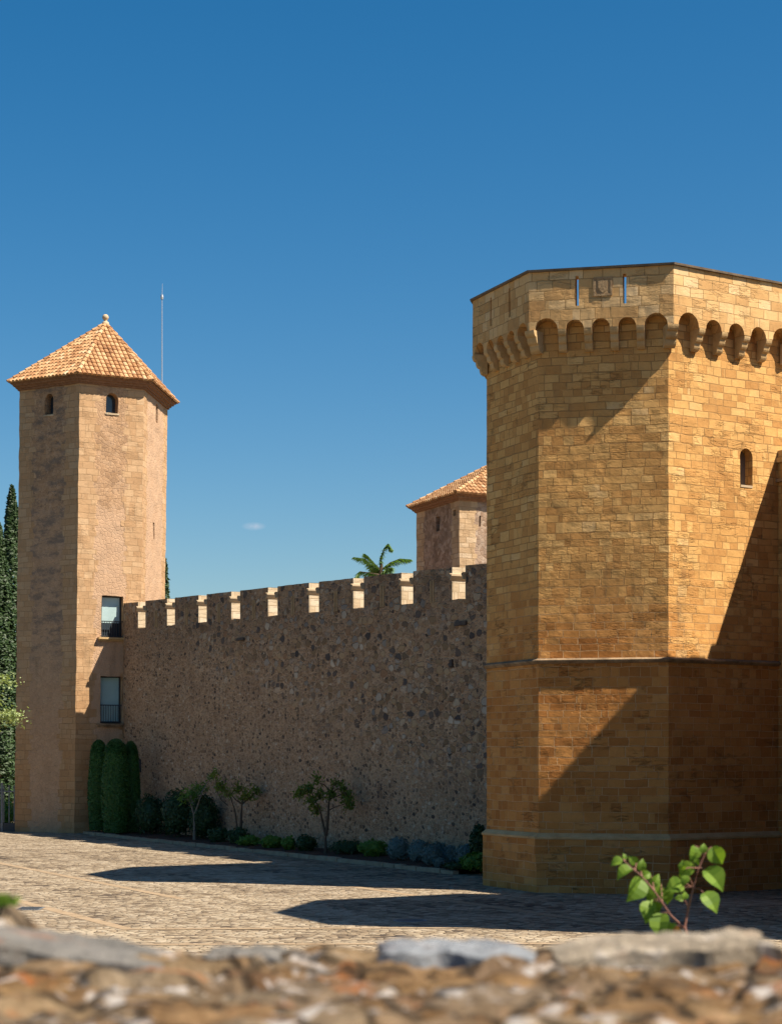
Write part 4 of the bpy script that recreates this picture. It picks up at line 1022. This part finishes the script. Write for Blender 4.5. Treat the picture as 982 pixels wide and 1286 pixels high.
# iron gate at far left with garden beyond
gy = 103.6; gpos = Vector((-20.6, gy, 0)); o = thing('iron_gate', (-21.6, gy, 0), 'grey iron bar gate beside the foot of the tall tower', 'gate')
zt = CAM+(HZ-988)/F*gy
q = MB()
for k in range(13): q.box((-20.45-.28*k, gy-.02, .5), (.05, 0, 0), (0, .05, 0), (0, 0, zt-.45-.0))
q.build('bars', m_greyiron, o)
q = MB(); q.box((-24.0, gy-.03, .02), (3.62, 0, 0), (0, .06, 0), (0, 0, .46)); q.build('kick_panel', m_iron, o)
q = MB(); q.box((-24.0, gy-.035, zt-.3), (3.62, 0, 0), (0, .03, 0), (0, 0, .06)); q.box((-21.15, gy-.06, 0), (.11, 0, 0), (0, .12, 0), (0, 0, zt+.2)); q.build('gate_frame', m_greyiron, o)
q = MB(); q.box((-34, 116, 0), (14.5, 0, 0), (0, .5, 0), (0, 0, 1.0)); go = q.build('garden_wall', m_dressed, None, loc=(-27, 116, 0)); tag(go, 'low pale garden wall seen through the iron gate', 'wall')
bush('garden_shrub', 'bright green shrub glimpsed through the iron gate', 'shrub', (-22.6, 112, 0), (.7, .7, .75), m_low, 1500, .16)

# ================================================================== FOREGROUND WALL, SLABS, SAPLING
q = MB(); q.add([(-12, -14, 2.35), (12, -14, 2.35), (12, 2.2, 2.35), (-12, 2.2, 2.35)])
struct(q.build('terrace', m_earth, None))
q = MB(); nx = 24
prof = [(3.5, 3.0), (5.5, 3.1), (8.4, 3.02), (9.2, 2.6), (13, 0), (13.3, -.05)]
for i in range(nx):
    x0, x1 = lerp(-12, 12, i/nx), lerp(-12, 12, (i+1)/nx)
    for (y0, z0), (y1, z1) in zip(prof, prof[1:]): q.add([(x0, y0, z0), (x1, y0, z0), (x1, y1, z1), (x0, y1, z1)])
struct(q.build('earth_bank', m_earth, None, disp=rough(.05, .7, 2)))
WT = CAM-.352
q = MB(); nx, ny = 260, 74
def fz(x, y):
    p = Vector((x*3.0, y*3.0, .3)); v = Vector((x*9, y*9, 4.0))
    z = WT+.016*mn.noise(p)+.011*mn.noise(v)+.008*mn.noise(v*2.7)+.004*mn.noise(v*6)
    cell = mn.voronoi(Vector((x*5.0, y*6.5, 0)))[0]; z -= .012*max(0, 1-(cell[1]-cell[0])*7)
    dd, pp_ = mn.voronoi(Vector((x*7.5+.03*math.sin(y*40), y*11.0, 1.5))); hsh = math.sin(pp_[0].x*127.1+pp_[0].y*311.7)*43758.5; z += .016*((hsh-math.floor(hsh))-.5) - .022*max(0, 1-(dd[1]-dd[0])*5)
    z += .022*(1/(1+math.exp((x+.40)*14)))*math.exp(-((y-3.25)/.35)**2)
    if y > 3.45: z -= (y-3.45)**2*1.2
    if y < 2.35: z -= (2.35-y)**2*2.0
    z += .095*math.exp(-((x+.72)/.085)**2-((y-3.46)/.12)**2)
    return z
xs = [lerp(-3.2, 3.2, i/nx) for i in range(nx+1)]; ys = [lerp(2.15, 3.65, j/ny) for j in range(ny+1)]
vs = [(x, y, fz(x, y)) for y in ys for x in xs]; fs = [(j*(nx+1)+i, j*(nx+1)+i+1, (j+1)*(nx+1)+i+1, (j+1)*(nx+1)+i) for j in range(ny) for i in range(nx)]
q.mesh(vs, fs)
for j, y in ((0, 2.15), (ny, 3.65)):
    for i in range(nx): q.add([(xs[i], y, 0), (xs[i+1], y, 0), (xs[i+1], y, fz(xs[i+1], y)), (xs[i], y, fz(xs[i], y))])
lw = q.build('low_wall', m_fore, None, loc=(0, 2.9, 0), smooth=True); tag(lw, 'rough lichen covered stone wall top across the foreground', 'wall')
def slab(pts_px, Y0, depth, ztop_b, th, mat, label, tilt=0.0, grp='loose slabs on the foreground wall'):
    """flat stone: outline in plan (x from the photo columns), real thickness"""
    x0, x1 = pts_px; X0, X1 = (x0-CX)/F*Y0, (x1-CX)/F*Y0
    o = thing('stone_slab', ((X0+X1)/2, Y0, fz((X0+X1)/2, Y0)), label, 'stone', grp)
    m = MB(); n = 26; nyy = 10; seed = x0*.37
    def top(i, j):
        u, v = i/n, j/nyy
        ex = min(1.0, 6*min(u, 1-u)+.15)**.5; ey = min(1.0, 6*min(v, 1-v)+.2)**.5
        x = lerp(X0, X1, u); y = Y0-depth/2+depth*v
        x += .02*mn.noise(Vector((v*4, seed, 1))); y += .025*mn.noise(Vector((u*5, seed, 2)))
        zt_ = lerp(ztop_b[0], ztop_b[1], u); z = CAM+(HZ-zt_)/F*(Y0+.0)+tilt*(v-.5)
        z += .008*mn.noise(Vector((u*6, v*4, seed)))+.005*mn.noise(Vector((u*16, v*9, seed)))
        return Vector((x, y, z-th*.55*(1-ex*ey)))
    V = [top(i, j) for j in range(nyy+1) for i in range(n+1)]
    VB = [Vector((v.x, v.y, v.z-th)) for v in V]; N = len(V)
    fsx = [(j*(n+1)+i, j*(n+1)+i+1, (j+1)*(n+1)+i+1, (j+1)*(n+1)+i) for j in range(nyy) for i in range(n)]
    m.mesh(V+VB, fsx+[tuple(N+k for k in f[::-1]) for f in fsx]
           + [(i, N+i, N+i+1, i+1) for i in range(n)] + [(nyy*(n+1)+i, nyy*(n+1)+i+1, N+nyy*(n+1)+i+1, N+nyy*(n+1)+i) for i in range(n)]
           + [(j*(n+1), (j+1)*(n+1), N+(j+1)*(n+1), N+j*(n+1)) for j in range(nyy)] + [(j*(n+1)+n, N+j*(n+1)+n, N+(j+1)*(n+1)+n, (j+1)*(n+1)+n) for j in range(nyy)])
    m.build('slab_stone', mat, o, smooth=False)
slab((482, 668), 3.42, .24, (1182, 1190), .030, m_slab_blue, 'flat blue grey slab in the middle of the foreground wall')
slab((694, 965), 3.40, .26, (1186, 1172), .034, m_slab_pale, 'long pale limestone slab below the sapling on the foreground wall')
slab((-60, 210), 3.28, .30, (1160, 1199), .03, m_slab_dark, 'dark grey slab sloping down at the left of the foreground wall')
slab((262, 362), 3.44, .18, (1193, 1194), .020, m_slab_dark, 'small dark flat slab between the grey and the blue slabs')
# small green tuft on the left mound
tb = at(7, 1130, 3.40); o = thing('green_tuft', tb, 'tiny bright green tuft growing on the left end of the foreground wall', 'plant'); m = MB()
for k in range(70):
    d = Vector((random.gauss(0, .5), random.gauss(0, .4), random.uniform(.4, 1))).normalized(); p = tb+Vector((random.gauss(0, .010), random.gauss(0, .012), -.01)); s_ = d.cross(Vector((0, 1, 0))).normalized()*.003
    m.add([p-s_, p+s_, p+d*random.uniform(.012, .026)+s_*.4, p+d*.022-s_*.4])
m.build('blades', m_sap, o)
# sapling behind the wall
SY = 9.0
def sp(cx, cy, dz=0.0): return at(760+cx/6.1375, 1050+cy/6.1375, SY+dz)
root = at(857, 1180, SY); root.z = 3.03
SP_ = thing('sapling', root, 'young sapling with round bright green leaves on reddish stems behind the wall', 'plant')
m1 = [sp(635, 780), sp(612, 700), sp(640, 560), sp(680, 400), sp(720, 250), sp(770, 140)]
m2 = [sp(608, 715), sp(500, 610, -.05), sp(440, 520, -.08), sp(380, 430, -.1), sp(280, 310, -.1), sp(230, 270, -.1), sp(150, 200, -.1)]
q1 = MB(); q1.tube([root]+m1, [.008, .0072, .0066, .006, .005, .0038, .0022], 7)
q2 = MB(); q2.tube(m2, [.0055, .0048, .0044, .004, .0032, .0026, .0016], 6)
LV = [(90,205,95,200),(148,162,50,100),(150,285,140,215),(282,228,92,80),(240,415,200,235),(385,345,105,50),(375,440,170,235),(330,575,160,250),(350,615,130,230),(475,465,120,275),(535,392,140,200),(420,685,190,262),(612,462,62,80),(500,735,140,262),(682,140,125,255),(625,265,140,225),(757,98,70,80),(862,155,150,300),(842,330,200,310),(815,505,170,302),(612,345,85,240),(708,208,60,265),(215,190,80,140),(595,230,70,90),(305,320,100,200),(395,540,110,290),(575,480,70,180),(560,745,90,300),(320,300,70,20)]
bl = MB(); wl = MB(); pt = MB()
stems = m1+m2
for k, (cx, cy, ln, ang) in enumerate(LV):
    c = sp(cx, cy, random.uniform(-.12, .08)); L = ln/6.1375/F*SY*1.0; w_ = L*random.uniform(.40, .50); a = R(ang)
    d = Vector((math.cos(a), random.uniform(-.35, .35), math.sin(a))).normalized()
    nv_ = Vector((random.uniform(-.8, .8), -1, random.uniform(-.2, 1.1))).normalized(); sd = d.cross(nv_).normalized(); nn = sd.cross(d)
    pr_ = [(-.5, 0), (-.50, .40), (-.34, .86), (-.10, 1.0), (.14, .84), (.36, .42), (.60, 0)]
    cup = random.uniform(.1, .7)
    mid = [c+d*(t*L)-nn*(abs(t)**2*L*.55) for t, _ in pr_]
    tgt = wl if k == 27 else bl
    for sg in (-1, 1):
        edge = [mid[i]+sd*(sg*wd*w_)+nn*(wd*w_*cup) for i, (t, wd) in enumerate(pr_)]
        for i in range(len(pr_)-1):
            f4 = [mid[i], mid[i+1], edge[i+1], edge[i]]
            if i == 0: f4 = [mid[0], mid[1], edge[1]]
            if i == len(pr_)-2: f4 = [mid[i], mid[i+1], edge[i]]
            tgt.add(f4)
    near = min(stems, key=lambda s_: (s_-mid[0]).length)
    (q1 if min((s_-mid[0]).length for s_ in m1) <= min((s_-mid[0]).length for s_ in m2) else q2).tube([near, near.lerp(mid[0], .6)+Vector((0, 0, .008)), mid[0]], [.0028, .0022, .0018], 5)
lo_ = bl.build('leaves', m_sap, SP_, smooth=False); wl.build('withered_leaf', m_sapo, SP_); q1.build('main_stem', m_stem, SP_); q2.build('side_stem', m_stem, SP_)

# ================================================================== LIGHT, SKY, CAMERA
ALPHA, EL = -23.5, 52.5
sdir = Vector((math.cos(R(EL))*math.cos(R(ALPHA)), math.cos(R(EL))*math.sin(R(ALPHA)), math.sin(R(EL))))
L_ = bpy.data.lights.new('sun', 'SUN'); L_.energy = 5.0; L_.angle = R(.53); L_.color = (1.0, .90, .76)
so = bpy.data.objects.new('sun', L_); COL.objects.link(so); so.rotation_euler = (-sdir).to_track_quat('-Z', 'Y').to_euler(); so.location = (20, 0, 60)
w = bpy.data.worlds.new('World'); sc.world = w; w.use_nodes = True; nt = w.node_tree
bg = nt.nodes['Background']; sky = nt.nodes.new('ShaderNodeTexSky'); sky.sky_type = 'NISHITA'; sky.sun_disc = False
sky.sun_elevation = R(EL); sky.sun_rotation = math.atan2(sdir.x, sdir.y); sky.altitude = 400; sky.air_density = 1.0; sky.dust_density = 1.0; sky.ozone_density = 2.2
hs = nt.nodes.new('ShaderNodeHueSaturation'); hs.inputs['Saturation'].default_value = 1.45; hs.inputs['Hue'].default_value = .495
nt.links.new(sky.outputs[0], hs.inputs['Color'])
W = lambda t: nt.nodes.new('ShaderNode'+t)
def wm(op, a, b):
    nd = W('Math'); nd.operation = op; nd.use_clamp = op == 'SUBTRACT'
    for k, v in enumerate((a, b)):
        if isinstance(v, bpy.types.NodeSocket): nt.links.new(v, nd.inputs[k])
        else: nd.inputs[k].default_value = v
    return nd.outputs[0]
tc = W('TexCoord'); cd = Vector(((319-CX)/F, 1.0, (HZ-661)/F)).normalized()      # one small wisp of cloud low in the sky
mp = W('Mapping'); mp.vector_type = 'POINT'; mp.inputs['Location'].default_value = -cd; nt.links.new(tc.outputs['Generated'], mp.inputs['Vector'])
sc_ = W('VectorMath'); sc_.operation = 'MULTIPLY'; sc_.inputs[1].default_value = (1/.0062, 1/.02, 1/.0022); nt.links.new(mp.outputs[0], sc_.inputs[0])
ln = W('VectorMath'); ln.operation = 'LENGTH'; nt.links.new(sc_.outputs[0], ln.inputs[0])
nz = W('TexNoise'); nz.inputs['Scale'].default_value = 330; nz.inputs['Detail'].default_value = 4; nt.links.new(tc.outputs['Generated'], nz.inputs['Vector'])
cm = wm('MULTIPLY', wm('SUBTRACT', 1.05, ln.outputs['Value']), wm('MULTIPLY', nz.outputs[0], .9))
mxc = W('Mix'); mxc.data_type = 'RGBA'; nt.links.new(cm, mxc.inputs[0]); nt.links.new(hs.outputs[0], mxc.inputs[6]); mxc.inputs[7].default_value = (6.0, 6.2, 7.2, 1)
nt.links.new(mxc.outputs[2], bg.inputs['Color']); bg.inputs['Strength'].default_value = .054
cam = bpy.data.cameras.new('camera'); co = bpy.data.objects.new('camera', cam); COL.objects.link(co); sc.camera = co
co.location = (0, 0, CAM); co.rotation_euler = (R(90), 0, 0)
cam.sensor_fit = 'HORIZONTAL'; cam.sensor_width = 36; cam.lens = 36*F/982; cam.shift_y = (HZ-643)/982; cam.clip_start = .1; cam.clip_end = 6000
cam.dof.use_dof = True; cam.dof.focus_distance = 75; cam.dof.aperture_fstop = cam.lens/14.0
vs_ = sc.view_settings; vs_.view_transform = 'Standard'; vs_.look = 'None'; vs_.gamma = 1; vs_.exposure = 1.02; vs_.use_curve_mapping = False
